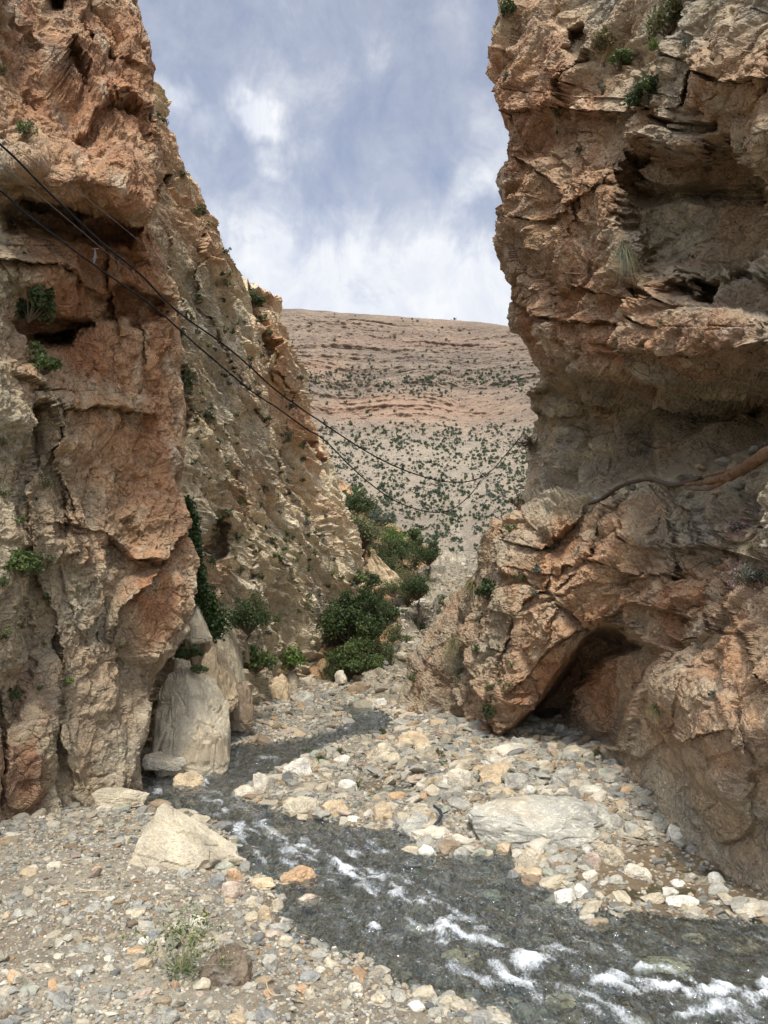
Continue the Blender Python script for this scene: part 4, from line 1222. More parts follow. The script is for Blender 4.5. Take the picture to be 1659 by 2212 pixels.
# right bank
hero((1008, 1716, 1332, 1842), 'grey', 'huge flat grey boulder streaked with curved white scratches', B, cuts=7, ang=.78, dy=.75, streak=.65, sub=5, rough=.07, short='huge flat boulder')
for i_, (bb, col, lab) in enumerate([
    ((858, 1753, 948, 1812), 'grey', 'grey rounded boulder at the tip of the right bank'),
    ((884, 1782, 976, 1828), 'pale', 'pale lumpy rock in front of the grey rounded boulder'),
    ((899, 1824, 947, 1854), 'white', 'whitish flat stone in the water below the pale lumpy rock'),
    ((978, 1828, 1019, 1862), 'grey', 'grey cube like stone at the corner of the brown inlet'),
    ((1119, 1830, 1184, 1884), 'beige', 'squared beige block in front of the huge flat boulder'),
    ((1124, 1870, 1197, 1902), 'tan', 'smooth tan flat stone just below the squared beige block'),
    ((1196, 1868, 1244, 1898), 'grey', 'round grey stone right of the smooth tan flat stone'),
    ((1259, 1840, 1299, 1882), 'pink', 'pinkish brown upright stone below the huge flat boulder'),
    ((1288, 1823, 1352, 1872), 'beige', 'big beige stone at the right front of the huge flat boulder'),
    ((1344, 1864, 1409, 1902), 'pale', 'long pale grey stone on the wet mud'),
    ((1256, 1878, 1292, 1907), 'pale', 'pale stone below the pinkish brown upright stone'),
    ((1300, 1888, 1350, 1912), 'grey', 'flat grey stone between the long pale stone and the white pair'),
    ((1196, 1918, 1248, 1962), 'white', 'jagged white rock at the water edge, left of a pair'),
    ((1236, 1908, 1272, 1942), 'white', 'pointed white rock, right of the pair at the water edge'),
    ((1436, 1933, 1511, 1964), 'white', 'smooth white flat stone lying in the brown shallows'),
    ((1574, 1938, 1668, 1984), 'pale', 'large pale rock at the right edge of the picture in shallow water'),
    ((1526, 1883, 1568, 1916), 'white', 'white rounded stone above the speckled one on the mud'),
    ((1529, 1905, 1578, 1942), 'grey', 'speckled grey stone between two white stones on the mud'),
    ((1443, 1898, 1482, 1918), 'white', 'small white flat stone behind the smooth white flat stone'),
    ((1258, 1980, 1318, 2014), 'brown', 'brown wet rock awash below the row of white stones'),
    ((1094, 1878, 1126, 1912), 'slate', 'dark stone standing at the mouth of the brown inlet'),
    ((1160, 1896, 1212, 1924), 'slate', 'dark flat stone at the water edge left of the white pair'),
    ((1438, 1780, 1482, 1819), 'white', 'bright white topped stone on the mud right of the huge flat boulder'),
    ((1401, 1763, 1449, 1797), 'grey', 'grey stone just left of the bright white topped stone'),
    ((1346, 1776, 1391, 1811), 'grey', 'blotchy grey stone by the right end of the huge flat boulder'),
    ((1314, 1758, 1352, 1796), 'grey', 'plain grey stone touching the right end of the huge flat boulder'),
    ((1529, 1793, 1557, 1811), 'grey', 'lone grey stone on the brown mud near the right wall'),
    ((1616, 1825, 1647, 1854), 'brown', 'brownish stone at the foot of the right wall by the picture edge'),
    ((1595, 1850, 1650, 1878), 'beige', 'beige stone in front of the brownish one by the right picture edge'),
    ((1032, 1645, 1117, 1700), 'tan', 'large tan boulder with a flat sunlit face on the right bank'),
    ((1119, 1643, 1159, 1664), 'tan', 'small tan slab right behind the large tan boulder'),
    ((953, 1658, 1024, 1715), 'pale', 'pale peaked boulder left of the large tan boulder'),
    ((1056, 1605, 1144, 1637), 'pale', 'long pale slab below the dark hollow of the right wall'),
    ((1188, 1658, 1262, 1708), 'grey', 'grey mottled boulder behind the huge flat boulder'),
    ((891, 1605, 947, 1652), 'beige', 'beige squarish boulder beside the dry yellow weed'),
    ((911, 1640, 949, 1669), 'orange', 'bright orange stone in front of the beige squarish boulder'),
    ((858, 1578, 932, 1618), 'tan', 'tan broken blocks at the upper end of the right bank'),
    ((790, 1604, 866, 1650), 'beige', 'wide beige boulder in the middle of the upper right bank'),
    ((1088, 1668, 1152, 1714), 'grey', 'grey blocky boulder touching the large tan boulder'),
    ((1214, 1613, 1257, 1637), 'grey', 'grey stone on the rubble below the hollow'),
    ((610, 1636, 675, 1682), 'white', 'white rounded boulder at the stream edge of the right bank'),
    ((545, 1668, 592, 1715), 'pale', 'pale pointed rock standing at the left tip of the right bank'),
    ((498, 1694, 552, 1726), 'pale', 'pale low rock at the very tip of the right bank'),
    ((610, 1720, 690, 1765), 'beige', 'beige boulder with a shaded underside by the water'),
    ((691, 1726, 756, 1772), 'tan', 'tan orange faceted boulder right of the beige one by the water'),
    ((664, 1748, 692, 1779), 'brown', 'brown stone wedged between the beige and the tan boulders'),
    ((782, 1748, 808, 1774), 'pale', 'pale stone between the faceted boulder and the tan cube'),
    ((805, 1731, 845, 1772), 'tan', 'tan cube shaped stone by the water'),
    ((745, 1761, 778, 1780), 'white', 'white stone at the waterline right of the faceted boulder'),
    ((728, 1683, 773, 1713), 'white', 'white stone behind the shallow pool of the right bank'),
    ((835, 1709, 879, 1730), 'orange', 'orange and white flat stone beside the shallow pool'),
    ((719, 1630, 759, 1657), 'white', 'whitish grey stone near the grass clump'),
    ((868, 1735, 960, 1768), 'beige', 'low beige rock behind the grey rounded boulder'),
    ((590, 1655, 618, 1672), 'grey', 'grey stone left of the white rounded boulder'),
    ((760, 1668, 800, 1694), 'grey', 'grey stone above the white stone of the shallow pool'),
    ((1160, 1700, 1200, 1722), 'pale', 'pale stone behind the top of the huge flat boulder'),
    ((1250, 1695, 1310, 1718), 'pale', 'pale slab right behind the huge flat boulder'),
    ((690, 1668, 722, 1686), 'beige', 'beige stone in the dip left of the pool'),
]):
    big = bb[2] - bb[0] > 55
    hero(bb, col, lab, 'boulder' if big else 'stone', 'boulder' if big else 'stone', seed=50 + i_, sub=4 if big else 3, dy=.8, streak=.25 if col == 'grey' and big else None,
         short={0: 'grey rounded boulder', 14: 'smooth white flat stone', 29: 'large tan boulder', 34: 'beige squarish boulder', 40: 'white rounded boulder', 44: 'faceted tan boulder', 26: 'lone grey stone on the mud'}.get(i_))
for k, (fx, fy, w_, h_, col, lab) in enumerate([(1000, 2072, 46, .10, 'beige', 'pale rounded boulder just under the water below the upper rapids'), (1212, 2168, 34, .10, 'beige', 'yellowish submerged boulder between the two lower rapids'),
                                                (1440, 2092, 58, .09, 'pale', 'broad pale boulder under the water on the right of the rapids'), (1060, 1935, 30, .08, 'green', 'greenish stone under the water in the middle of the stream'),
                                                (600, 1800, 34, .08, 'tan', 'tan stone under the water where the first rapids break'), (1600, 2045, 40, .08, 'brown', 'brown stone under the shallow water near the right picture edge'),
                                                (1500, 2030, 26, .07, 'beige', 'beige stone under the shallow water below the white flat stone'), (900, 2010, 26, .08, 'grey', 'grey stone under the water left of the upper rapids')]):
    v, f = rock_shape(np.random.RandomState(880 + k), 3, 6, .85, .08, .8)
    c0 = on_z(fx, fy, -.12)
    s_ = w_ / FV * c0[1]
    me = new_mesh('submerged_boulder', v * np.array([s_, s_ * .7, h_]), f, rock_cols(v, np.array(SCOL[col]) * 1.1, np.random.RandomState(k)), smooth=False)
    put('submerged_boulder', me, M_STONE, None, lab, 'boulder', loc=(c0[0], c0[1], -.12))
print('heroes', time.time() - T0)

# gravel and cobbles
VIEWP = [(-140, 1775), (165, 1742), (320, 1695), (330, 1640), (490, 1610), (500, 1560), (560, 1500), (700, 1488), (860, 1530), (960, 1560), (1090, 1590), (1330, 1565), (1370, 1660), (1440, 1740), (1659, 1850),
         (1760, 1900), (1800, 2330), (-160, 2330)]
rg = np.random.RandomState(21)
NS = 150000
sx_ = rg.uniform(-9, 8.5, NS)
sy_ = 8 + 27 * rg.rand(NS) ** 1.25
vx, vy = proj(np.stack([sx_, sy_, .1 + 0 * sx_], -1))
inside = sd_poly(vx, vy, VIEWP) < 0
rd = sd_poly(sx_, sy_, RIV)
md = sd_poly(sx_, sy_, MUD)
keep = inside & (rg.rand(NS) < np.where(rd < -.1, .6, 1.0)) & (rg.rand(NS) < np.where(md < 0, .22, 1.0))
pat = fbm(np.stack([sx_, sy_, 0 * sx_], -1) * .6, 3, 68)
keep &= ~((sy_ > 19) & (rd < .0))
keep &= rg.rand(NS) < np.clip(.86 + .9 * pat, .3, 1)
sx_, sy_, rd = sx_[keep], sy_[keep], rd[keep]
NS = len(sx_)
rr_ = 0.0225 * (1 - rg.rand(NS)) ** -.36
rr_ = np.clip(rr_, .02, .15)
rr_ *= np.where(sx_ > .5, 1.25, .92) * np.where((rd > 0) & (rd < .7), 1.25, 1.0) * np.clip(sy_ / 14, .8, 1.5)
sz_ = ground_z(sx_, sy_)
cn = ['grey', 'grey', 'grey', 'beige', 'beige', 'pale', 'pale', 'slate', 'tan', 'beige', 'pale', 'grey', 'green', 'pale', 'beige', 'grey', 'grey', 'beige', 'pale', 'tan', 'grey', 'tan', 'pink', 'slate', 'brown', 'grey', 'beige', 'grey', 'pale', 'grey', 'orange', 'white', 'beige']
CI = rg.randint(0, len(cn), NS)
order = np.argsort(-rr_ / sy_ * np.where(rd > -.05, 1, 0))
IND = order[:230]
REST = order[230:]
var = [rock_shape(np.random.RandomState(300 + k), 1, 7, .66, .16) for k in range(24)]
VV = np.stack([v for v, _ in var])
fv = var[0][1]
var0 = [rock_shape(np.random.RandomState(400 + k), 3, 11, .68, .14) for k in range(12)]


def scatter_mesh(idx, VV, fv, name):
    n_ = len(idx)
    v = VV[rg.randint(0, len(VV), n_)].copy()
    sc_ = np.stack([rr_[idx] * rg.uniform(.85, 1.5, n_), rr_[idx] * rg.uniform(.7, 1.1, n_), rr_[idx] * rg.uniform(.4, .8, n_)], -1)
    hz = sc_[:, 2].copy()
    v = v * sc_[:, None]
    a, b_ = rg.rand(n_) * 6.28, rg.normal(size=n_) * .3
    cb, sb = np.cos(b_)[:, None], np.sin(b_)[:, None]
    v = np.stack([v[..., 0] * cb - v[..., 2] * sb, v[..., 1], v[..., 0] * sb + v[..., 2] * cb], -1)
    ca, sa = np.cos(a)[:, None], np.sin(a)[:, None]
    v = np.stack([v[..., 0] * ca - v[..., 1] * sa, v[..., 0] * sa + v[..., 1] * ca, v[..., 2]], -1)
    v += np.stack([sx_[idx], sy_[idx], sz_[idx] + hz * .12], -1)[:, None]
    c_ = np.array([SCOL[cn[k]] for k in CI[idx]]) * rg.uniform(.48, .92, n_)[:, None] * np.where(rd[idx] < -.1, .75, 1.0)[:, None]
    c_ = np.repeat(c_[:, None], v.shape[1], 1)
    f = fv[None] + (np.arange(n_) * v.shape[1])[:, None, None]
    return new_mesh(name, v.reshape(-1, 3), f.reshape(-1, 3), c_.reshape(-1, 3), smooth=False)


put('gravel', scatter_mesh(REST, VV, fv, 'gravel'), M_STONE, kind='stuff', label='loose grey and beige gravel and cobbles covering both banks of the stream', cat='gravel')
# the larger cobbles, one object each
CM = {}
for k, (v, f) in enumerate(var0):
    for cname in ('grey', 'beige', 'pale', 'slate', 'tan', 'orange', 'white', 'brown', 'green', 'pink'):
        pass
nameword = {'grey': 'grey', 'beige': 'beige', 'pale': 'pale', 'slate': 'dark slate', 'tan': 'tan', 'orange': 'orange', 'white': 'whitish', 'brown': 'brown', 'green': 'greenish grey', 'pink': 'pinkish'}
HX = np.array([(h_[0], h_[1]) for h_ in HERO])
cnt = {}
for j, k in enumerate(IND):
    cname = cn[CI[k]]
    key = (j % 12, cname)
    if key not in CM:
        v, f = var0[j % 12]
        CM[key] = new_mesh('cobble', v, f, rock_cols(v, SCOL[cname], np.random.RandomState(j)), smooth=False)
    e = rr_[k]
    nh = int(np.argmin((HX[:, 0] - sx_[k]) ** 2 + (HX[:, 1] - sy_[k]) ** 2))
    h_ = HERO[nh]
    dx, dy_ = sx_[k] - h_[0], sy_[k] - h_[1]
    far_ = math.hypot(dx, dy_)
    rel = ('right of' if dx > 0 else 'left of') if abs(dx) > abs(dy_) else ('behind' if dy_ > 0 else 'in front of')
    dist = 'close ' if far_ < 1.3 else ('some way ' if far_ < 3 else 'well ')
    side = 'in the stream' if rd[k] < 0 else ('at the waterline' if rd[k] < .35 else 'on the shingle')
    lab = f'{nameword[cname]} cobble {side} {dist}{rel} {h_[2]}'.replace('in front of', 'before')
    o = put('cobble', CM[key], M_STONE, None, lab, 'cobble', 'loose cobbles on the banks of the stream')
    s3 = (e * rg.uniform(.9, 1.45), e * rg.uniform(.75, 1.1), e * rg.uniform(.45, .8))
    o.scale = s3
    o.rotation_euler = (rg.normal() * .2, rg.normal() * .2, rg.rand() * 6.28)
    o.location = (sx_[k], sy_[k], sz_[k] + s3[2] * .2)
# rubble lying on the scree
q4 = S4.P[8:].reshape(-1, 3)
k4 = rg.randint(0, len(q4), 3000)
n4 = len(k4)
v = VV[rg.randint(0, len(VV), n4)] * (0.05 * (1 - rg.rand(n4)) ** -.45).clip(.05, .45)[:, None, None] * np.array([1.2, 1, .7])
v = v + q4[k4][:, None]
c4 = np.array([SCOL[['beige', 'grey', 'pale', 'tan'][k]] for k in rg.randint(0, 4, n4)]) * rg.uniform(.5, .95, n4)[:, None]
put('rubble', new_mesh('rubble', v.reshape(-1, 3), (fv[None] + (np.arange(n4) * v.shape[1])[:, None, None]).reshape(-1, 3), np.repeat(c4[:, None], v.shape[1], 1).reshape(-1, 3), smooth=False), M_STONE, kind='stuff',
    label='loose tan and grey rubble strewn over the scree slope', cat='rubble')
S4v = S4.P.reshape(-1, 3)
print('stones', NS, time.time() - T0)
# ------------------------------------------------------------------ plants
GREENS = {'dark': ((.030, .050, .018), (.075, .105, .035)), 'mid': ((.055, .085, .028), (.12, .16, .05)), 'olive': ((.075, .085, .04), (.17, .17, .08)), 'bright': ((.06, .11, .02), (.15, .22, .05)),
          'dry': ((.13, .11, .05), (.27, .23, .11)), 'grey': ((.06, .08, .06), (.12, .145, .105)), 'ivy': ((.020, .040, .012), (.05, .085, .022))}


def leaf_cards(rg, P, size, cols, asp=1.8):
    """one small folded leaf (two triangles) at each point"""
    n_ = len(P)
    a = rg.normal(size=(n_, 3)); a /= np.linalg.norm(a, axis=1)[:, None]
    b_ = np.cross(a, rg.normal(size=(n_, 3))); b_ /= np.linalg.norm(b_, axis=1)[:, None]
    s = size * rg.uniform(.6, 1.3, n_)[:, None]
    v = np.stack([P - a * s * asp * .5, P + b_ * s * .5, P + a * s * asp * .5, P - b_ * s * .5], 1)
    f = np.arange(n_ * 4).reshape(n_, 4)
    c_ = np.repeat(cols[:, None], 4, 1)
    return v.reshape(-1, 3), f, c_.reshape(-1, 3)


def tube(path, rad, nseg=6, jit=0.0, rg=None):
    path = np.array(path, float)
    rad = np.broadcast_to(np.asarray(rad, float), (len(path),))
    T = np.gradient(path, axis=0)
    T /= np.linalg.norm(T, axis=1)[:, None] + 1e-9
    U = np.cross(T, [0.13, 0.31, 0.94]); U /= np.linalg.norm(U, axis=1)[:, None] + 1e-9
    W = np.cross(T, U)
    a = np.linspace(0, 2 * math.pi, nseg, endpoint=False)
    v = path[:, None] + rad[:, None, None] * (np.cos(a)[None, :, None] * U[:, None] + np.sin(a)[None, :, None] * W[:, None])
    if jit: v = v + rg.normal(size=v.shape) * jit * rad[:, None, None]
    n_ = len(path)
    i = np.arange(n_ * nseg).reshape(n_, nseg)
    f = np.stack([i[:-1], np.roll(i[:-1], -1, 1), np.roll(i[1:], -1, 1), i[1:]], -1).reshape(-1, 4)
    return v.reshape(-1, 3), f


def join(lst):
    vs, fs, k = [], [], 0
    for v, f in lst:
        vs.append(v); fs.append(f + k); k += len(v)
    return np.concatenate(vs), np.concatenate(fs)


def bush_geo(rg, rx, ry, rz, n, leaf, green, clumps=9, hollow=.35, low=0.0, spread=.36):
    """foliage (leaves gathered in clumps) and stems, origin at the base"""
    C0 = rg.normal(size=(clumps, 3)); C0 /= np.linalg.norm(C0, axis=1)[:, None]
    C0 *= rg.uniform(hollow, .85, clumps)[:, None]
    C0[:, 2] = np.abs(C0[:, 2]) * (1 - low) + low * C0[:, 2]
    cen = C0 * np.array([rx, ry, rz]) + np.array([0, 0, rz * (.25 + low * .5)])
    w_ = rg.uniform(.5, 1.2, clumps)
    k = rg.choice(clumps, n, p=w_ / w_.sum())
    o = rg.normal(size=(n, 3)); o /= np.linalg.norm(o, axis=1)[:, None]
    o *= (rg.rand(n) ** .45)[:, None]
    rad = spread * w_[k]
    P = cen[k] + o * rad[:, None] * np.array([rx, ry, rz])
    a, b_ = np.array(GREENS[green][0]), np.array(GREENS[green][1])
    t = np.clip(.45 * rg.rand(n) + .55 * (RND[k * 17 + int(rg.randint(900)), 2]), 0, 1)
    cols = a + (b_ - a) * t[:, None]
    cols = np.where((rg.rand(n) < .05)[:, None], cols * np.array([1.8, 1.4, .9]), cols)
    st = []
    for c_ in cen:
        m_ = c_ * .5 + rg.normal(size=3) * .08 * rx
        st.append(tube([np.zeros(3), m_, c_], [rx * .045, rx * .03, rx * .012], 5))
    return leaf_cards(rg, P, leaf, cols), join(st)


def bush(pos, r, label, cat='shrub', green='mid', name='shrub', n=420, asp=(1, 1, 1), lean=None, seed=0, leaf=None, group=None, clumps=9, low=.4, hollow=.35, spread=.36):
    rg = np.random.RandomState(5000 + seed)
    lf, st = bush_geo(rg, r * asp[0], r * asp[1], r * asp[2], n, leaf or r * .13, green, clumps, low=low, hollow=hollow, spread=spread)
    o = root(name, tuple(float(t) for t in pos), label, cat, group)
    put('foliage', new_mesh('foliage', lf[0], lf[1], lf[2], smooth=False), M_LEAF, o)
    put('stem', new_mesh('stem', *st), M_BARK, o)
    return o


def tree(pos, h, r, label, green='dark', seed=0, n=3000, trunk=.35, leaf=.1, clumps=22, asp=(1, 1, 1), name='tree', lean=(0, 0), spread=.30, group=None):
    rg = np.random.RandomState(7000 + seed)
    o = root(name, tuple(float(t) for t in pos), label, 'tree', group)
    zc = h * trunk
    lf, st = bush_geo(rg, r * asp[0], r * asp[1], (h - zc) * .62 * asp[2], n, leaf, green, clumps, hollow=.3, low=.5, spread=spread)
    ln = np.array([lean[0] * h, lean[1] * h, 0])
    up_ = np.array([0, 0, zc + (h - zc) * .2]) + ln
    put('crown', new_mesh('crown', lf[0] + up_, lf[1], lf[2], smooth=False), M_LEAF, o)
    path = [np.array([0, 0, -.3])] + [np.array([math.sin(t * 5 + seed) * .06 * h, math.cos(t * 4 + seed) * .05 * h, 0]) * t + up_ * t for t in (.3, .6, .85, 1)]
    tr = tube(path, [h * .045, h * .035, h * .028, h * .02, h * .012], 7)
    put('trunk', new_mesh('trunk', *tr), M_BARK, o)
    put('limbs', new_mesh('limbs', st[0] + up_, st[1]), M_BARK, o)
    return o


def grass(pos, L, nb, label, green='dry', seed=0, droop=.6, wid=.012, spread=1.0, name='grass_tuft', cat='grass tuft', upv=(0, -.25, 1), group=None, green2=None):
    rg = np.random.RandomState(9000 + seed)
    u = np.array(upv, float); u /= np.linalg.norm(u)
    d_ = u[None] + rg.normal(size=(nb, 3)) * .55 * spread
    d_ /= np.linalg.norm(d_, axis=1)[:, None]
    ln = L * rg.uniform(.25, 1.15, nb)
    side = np.cross(d_, rg.normal(size=(nb, 3))); side /= np.linalg.norm(side, axis=1)[:, None]
    b0 = rg.normal(size=(nb, 3)) * .06 * L
    V = []
    for t in (0, .35, .7, 1):
        p_ = b0 + d_ * (ln * t)[:, None] + np.array([0, 0, -1.]) * (droop * ln * t * t)[:, None]
        wd = wid * (1 - t * .9)
        V += [p_ - side * wd, p_ + side * wd]
    V = np.stack(V, 1)
    base = (np.arange(nb) * 8)[:, None]
    f = np.concatenate([base + np.array([a, a + 1, a + 3, a + 2]) for a in (0, 2, 4)], 0)
    a, b_ = np.array(GREENS[green][0]), np.array(GREENS[green][1])
    c_ = a + (b_ - a) * rg.rand(nb)[:, None]
    if green2:
        a, b_ = np.array(GREENS[green2][0]), np.array(GREENS[green2][1])
        c_ = np.where((rg.rand(nb) < .5)[:, None], a + (b_ - a) * rg.rand(nb)[:, None], c_)
    c_ = np.repeat(c_[:, None], 8, 1)
    return put(name, new_mesh(name, V.reshape(-1, 3), f, c_.reshape(-1, 3), smooth=False), M_LEAF, None, label, cat, group, loc=tuple(float(t) for t in pos))


def on(S, fx, fy, out=.05):
    P_, N_ = S.pt(fx, fy)
    v = np.array([0, 0, CAMZ]) - P_
    v /= np.linalg.norm(v)
    return P_ + v * out


sd0 = 0
for S, fx, fy, r, lab, gr, kw in [
    (S1, 66, 285, 25, 'round green shrub high on the overhang of the left wall', 'mid', {}),
    (S1, 62, 665, 46, 'largest shrub of the left wall, dark juniper under the black cleft', 'dark', dict(n=1500, asp=(.85, .9, 1.7))),
    (S1, 90, 790, 34, 'bushy green shrub just below the dark juniper', 'mid', dict(n=700)),
    (S1, 45, 1225, 36, 'leafy shrub halfway down the left edge of the left wall', 'mid', dict(n=800)),
    (S1, 105, 1225, 19, 'small shrub right beside the leafy shrub of the left wall', 'olive', {}),
    (S1, 10, 1262, 14, 'shrub cut by the picture edge below the leafy shrub', 'mid', {}),
    (S1, 30, 1505, 18, 'dark green shrub low on the left wall near the picture edge', 'dark', {}),
    (S1, 148, 1472, 16, 'tiny bright shrub low on the left wall', 'bright', {}),
    (S1, 100, 1048, 15, 'olive shrub on the grey rib of the left wall', 'olive', {}),
    (S1, 14, 1068, 14, 'shrub at the picture edge level with the olive one', 'mid', {}),
    (S1, 40, 1125, 13, 'small green shrub on the left wall above the leafy one', 'mid', {}),
    (S1, 8, 960, 14, 'small shrub at the picture edge of the grey lower wall', 'olive', {}),
    (S1, 262, 1400, 12, 'sparse pale shrub on the smooth lower left wall', 'olive', {}),
    (S1, 8, 1370, 20, 'wispy olive shrub at the left picture edge', 'olive', {}),
    (S1, 108, 1295, 13, 'small shrub below the pair of shrubs on the left wall', 'dark', {}),
    (S2, 553, 655, 26, 'dark bush crowning the lowest shoulder of the far left wall', 'dark', dict(n=800)),
    (S2, 570, 690, 12, 'little green bush under the dark shoulder bush', 'mid', {}),
    (S2, 434, 465, 17, 'dark bush on the skyline step of the left ridge', 'dark', {}),
    (S2, 458, 487, 9, 'tiny bush right below the skyline step bush', 'dark', {}),
    (S2, 493, 545, 11, 'small bush on the skyline above the shoulder', 'dark', {}),
    (S2, 398, 385, 11, 'bush on the skyline in the upper third of the ridge', 'dark', {}),
    (S2, 360, 262, 10, 'uppermost small bush on the left skyline', 'dark', {}),
    (S2, 345, 248, 8, 'very small bush beside the uppermost skyline bush', 'olive', {}),
    (S2, 652, 822, 9, 'bush sticking out of the far right rim of the slab wall', 'dark', {}),
    (S2, 404, 835, 17, 'upright dark bush in the joint between the two left walls', 'dark', dict(asp=(.7, .7, 1.9))),
    (S2, 455, 905, 15, 'dark bush hanging in a crack of the grey slab', 'dark', dict(asp=(.7, .7, 1.7))),
    (S2, 418, 690, 9, 'small bush high in the joint between the left walls', 'mid', {}),
    (S2, 465, 1375, 26, 'green shrub among the piled blocks', 'dark', dict(asp=(.9, .9, 1.3))),
    (S2, 555, 1435, 34, 'bright leafy shrub at the foot of the slab wall', 'mid', dict(n=900)),
    (S2, 632, 1435, 34, 'light green shrub behind the pale far boulders', 'bright', dict(n=800)),
    (S2, 775, 1255, 22, 'green shrub at the lower end of the slab wall', 'mid', {}),
    (S2, 618, 945, 14, 'round shrub on the outer part of the slab', 'olive', {}),
    (S2, 655, 970, 11, 'green shrub beside the orange rim', 'mid', {}),
    (S2, 570, 1345, 15, 'shrub low on the grey slab', 'mid', {}),
    (S3, 1094, 30, 22, 'dark bush on the skyline at the top of the right wall', 'dark', dict(n=700, asp=(.8, .8, 1.5))),
    (S3, 1338, 135, 30, 'green shrub on the upper ledge of the right wall', 'mid', dict(n=700)),
    (S3, 1393, 215, 34, 'dark green shrub spilling over a ledge of the right wall', 'dark', dict(n=900)),
    (S3, 1295, 200, 15, 'small grey green shrub left of the spilling shrub', 'grey', {}),
    (S3, 1408, 105, 15, 'small light shrub above the spilling shrub', 'bright', {}),
    (S3, 1442, 50, 42, 'large dull green shrub near the top of the right wall', 'olive', dict(n=900)),
    (S3, 1480, 95, 13, 'grey shrub right of the large dull green one', 'grey', {}),
    (S3, 1205, 250, 18, 'dull shrub in the dark gully of the right wall', 'olive', {}),
    (S3, 1300, 95, 24, 'brownish dry shrub in the upper gully of the right wall', 'dry', dict(n=500)),
    (S3, 1244, 328, 8, 'tiny green plant on the orange face of the right wall', 'mid', {}),
    (S3, 1088, 165, 9, 'thin bush clinging to the left skyline of the right wall', 'grey', {}),
    (S3, 1110, 1085, 16, 'green shrub at the foot of the upper right wall', 'olive', {}),
    (S3, 1098, 1140, 14, 'olive shrub on the lower corner of the right wall', 'mid', {}),
    (S3, 1052, 1278, 26, 'dark green bush on the shoulder above the scree', 'dark', dict(n=700)),
    (S3, 1119, 1252, 13, 'small dark shrub, left of two on the tan face', 'dark', {}),
    (S3, 1157, 1240, 15, 'small grey green shrub, right of two on the tan face', 'grey', {}),
    (S3, 1147, 1282, 8, 'tiny grey shrub under the two on the tan face', 'grey', {}),
    (S3, 1104, 1335, 9, 'tiny olive shrub low on the tan face', 'olive', {}),
    (S3, 1024, 1408, 12, 'small green shrub on the lower right slope', 'mid', {}),
    (S3, 1030, 1345, 9, 'small dark shrub over the lower right slope', 'dark', {}),
    (S3, 1052, 1550, 18, 'dark green shrub at the foot of the tan pillar', 'dark', dict(asp=(.8, .8, 1.3))),
    (S3, 890, 1465, 12, 'green shrub low beside the scree', 'mid', {}),
    (S3, 985, 1455, 12, 'olive shrub on the corner slope', 'olive', {}),
    (S3, 1610, 1250, 30, 'thyme like cushion with pink flowers on the near right rock', 'grey', dict(n=900, leaf=.028)),
    (S3, 1588, 1145, 16, 'small pink flowering cushion on the near right rock', 'grey', dict(n=400, leaf=.022)),
    (S3, 1536, 1500, 12, 'small blue green plant on the smooth near slab', 'grey', {}),
    (S4, 905, 1350, 14, 'small dark bush on the middle of the scree edge', 'dark', {}),
    (S4, 955, 1300, 13, 'small green bush on the right half of the scree', 'mid', {}),
    (S4, 880, 1375, 11, 'small bush low on the scree edge', 'mid', {}),
    (S3, 1056, 1490, 9, 'little shrub on the tan pillar', 'mid', {}),
]:
    sd0 += 1
    p_ = on(S, fx, fy, .05)
    rw_ = 1.35 * r / FV * p_[1]
    p_ = on(S, fx, fy, rw_ * .55)
    kw = dict(kw)
    kw.setdefault('n', 260)
    asp = kw.get('asp', (1, 1, 1))
    p_ = p_ - np.array([0, 0, rw_ * asp[2] * .35])
    o = bush(p_, rw_, lab, green=gr, seed=sd0, clumps=7 if r < 20 else 12, **kw)
    if 'pink' in lab:
        rg_ = np.random.RandomState(sd0)
        nn_ = 160
        P = rg_.normal(size=(nn_, 3)); P /= np.linalg.norm(P, axis=1)[:, None]
        P = P * rw_ * rg_.uniform(.75, 1.1, nn_)[:, None] + np.array([0, 0, rw_ * .4])
        v, f, c_ = leaf_cards(rg_, P, .02, np.tile((.42, .20, .28), (nn_, 1)))
        put('blossom', new_mesh('blossom', v, f, c_, smooth=False), M_LEAF, o, kind='stuff')

# ivy in the crevice between the two left walls
rg = np.random.RandomState(77)
path = np.array([(402, 1085), (410, 1110), (418, 1150), (424, 1200), (430, 1250), (440, 1290), (452, 1320), (462, 1345), (470, 1370)], float)
wid_ = np.array([7, 13, 13, 13, 15, 22, 28, 24, 16], float)
P = []
YV = []
for k in range(3800):
    t = rg.rand() * (len(path) - 1)
    i_ = int(t); u = t - i_
    c_ = path[i_] * (1 - u) + path[i_ + 1] * u
    w_ = wid_[i_] * (1 - u) + wid_[i_ + 1] * u
    P.append((c_[0] + rg.normal() * w_ * .55, c_[1] + rg.normal() * 8))
P = np.array(P)
ref = np.array([on(S2, a + 6, b_, .25)[1] for a, b_ in path])
Yp = np.interp(P[:, 1], path[:, 1], np.minimum(ref, 23.5)) + rg.normal(size=len(P)) * .18 - .1
PW = at(P[:, 0], P[:, 1], Yp)
a, b_ = np.array(GREENS['ivy'][0]), np.array(GREENS['ivy'][1])
v, f, c_ = leaf_cards(rg, PW, .10, a + (b_ - a) * rg.rand(len(PW))[:, None], 1.2)
o = root('ivy', tuple(PW.mean(0)), 'long dark green ivy hanging down the crevice between the left walls', 'ivy')
put('foliage', new_mesh('foliage', v - PW.mean(0), f, c_, smooth=False), M_LEAF, o)
sp = at(path[:, 0], path[:, 1], np.minimum(ref, 23.5)) - PW.mean(0)
put('stem', new_mesh('stem', *tube(sp, .04, 5)), M_BARK, o)

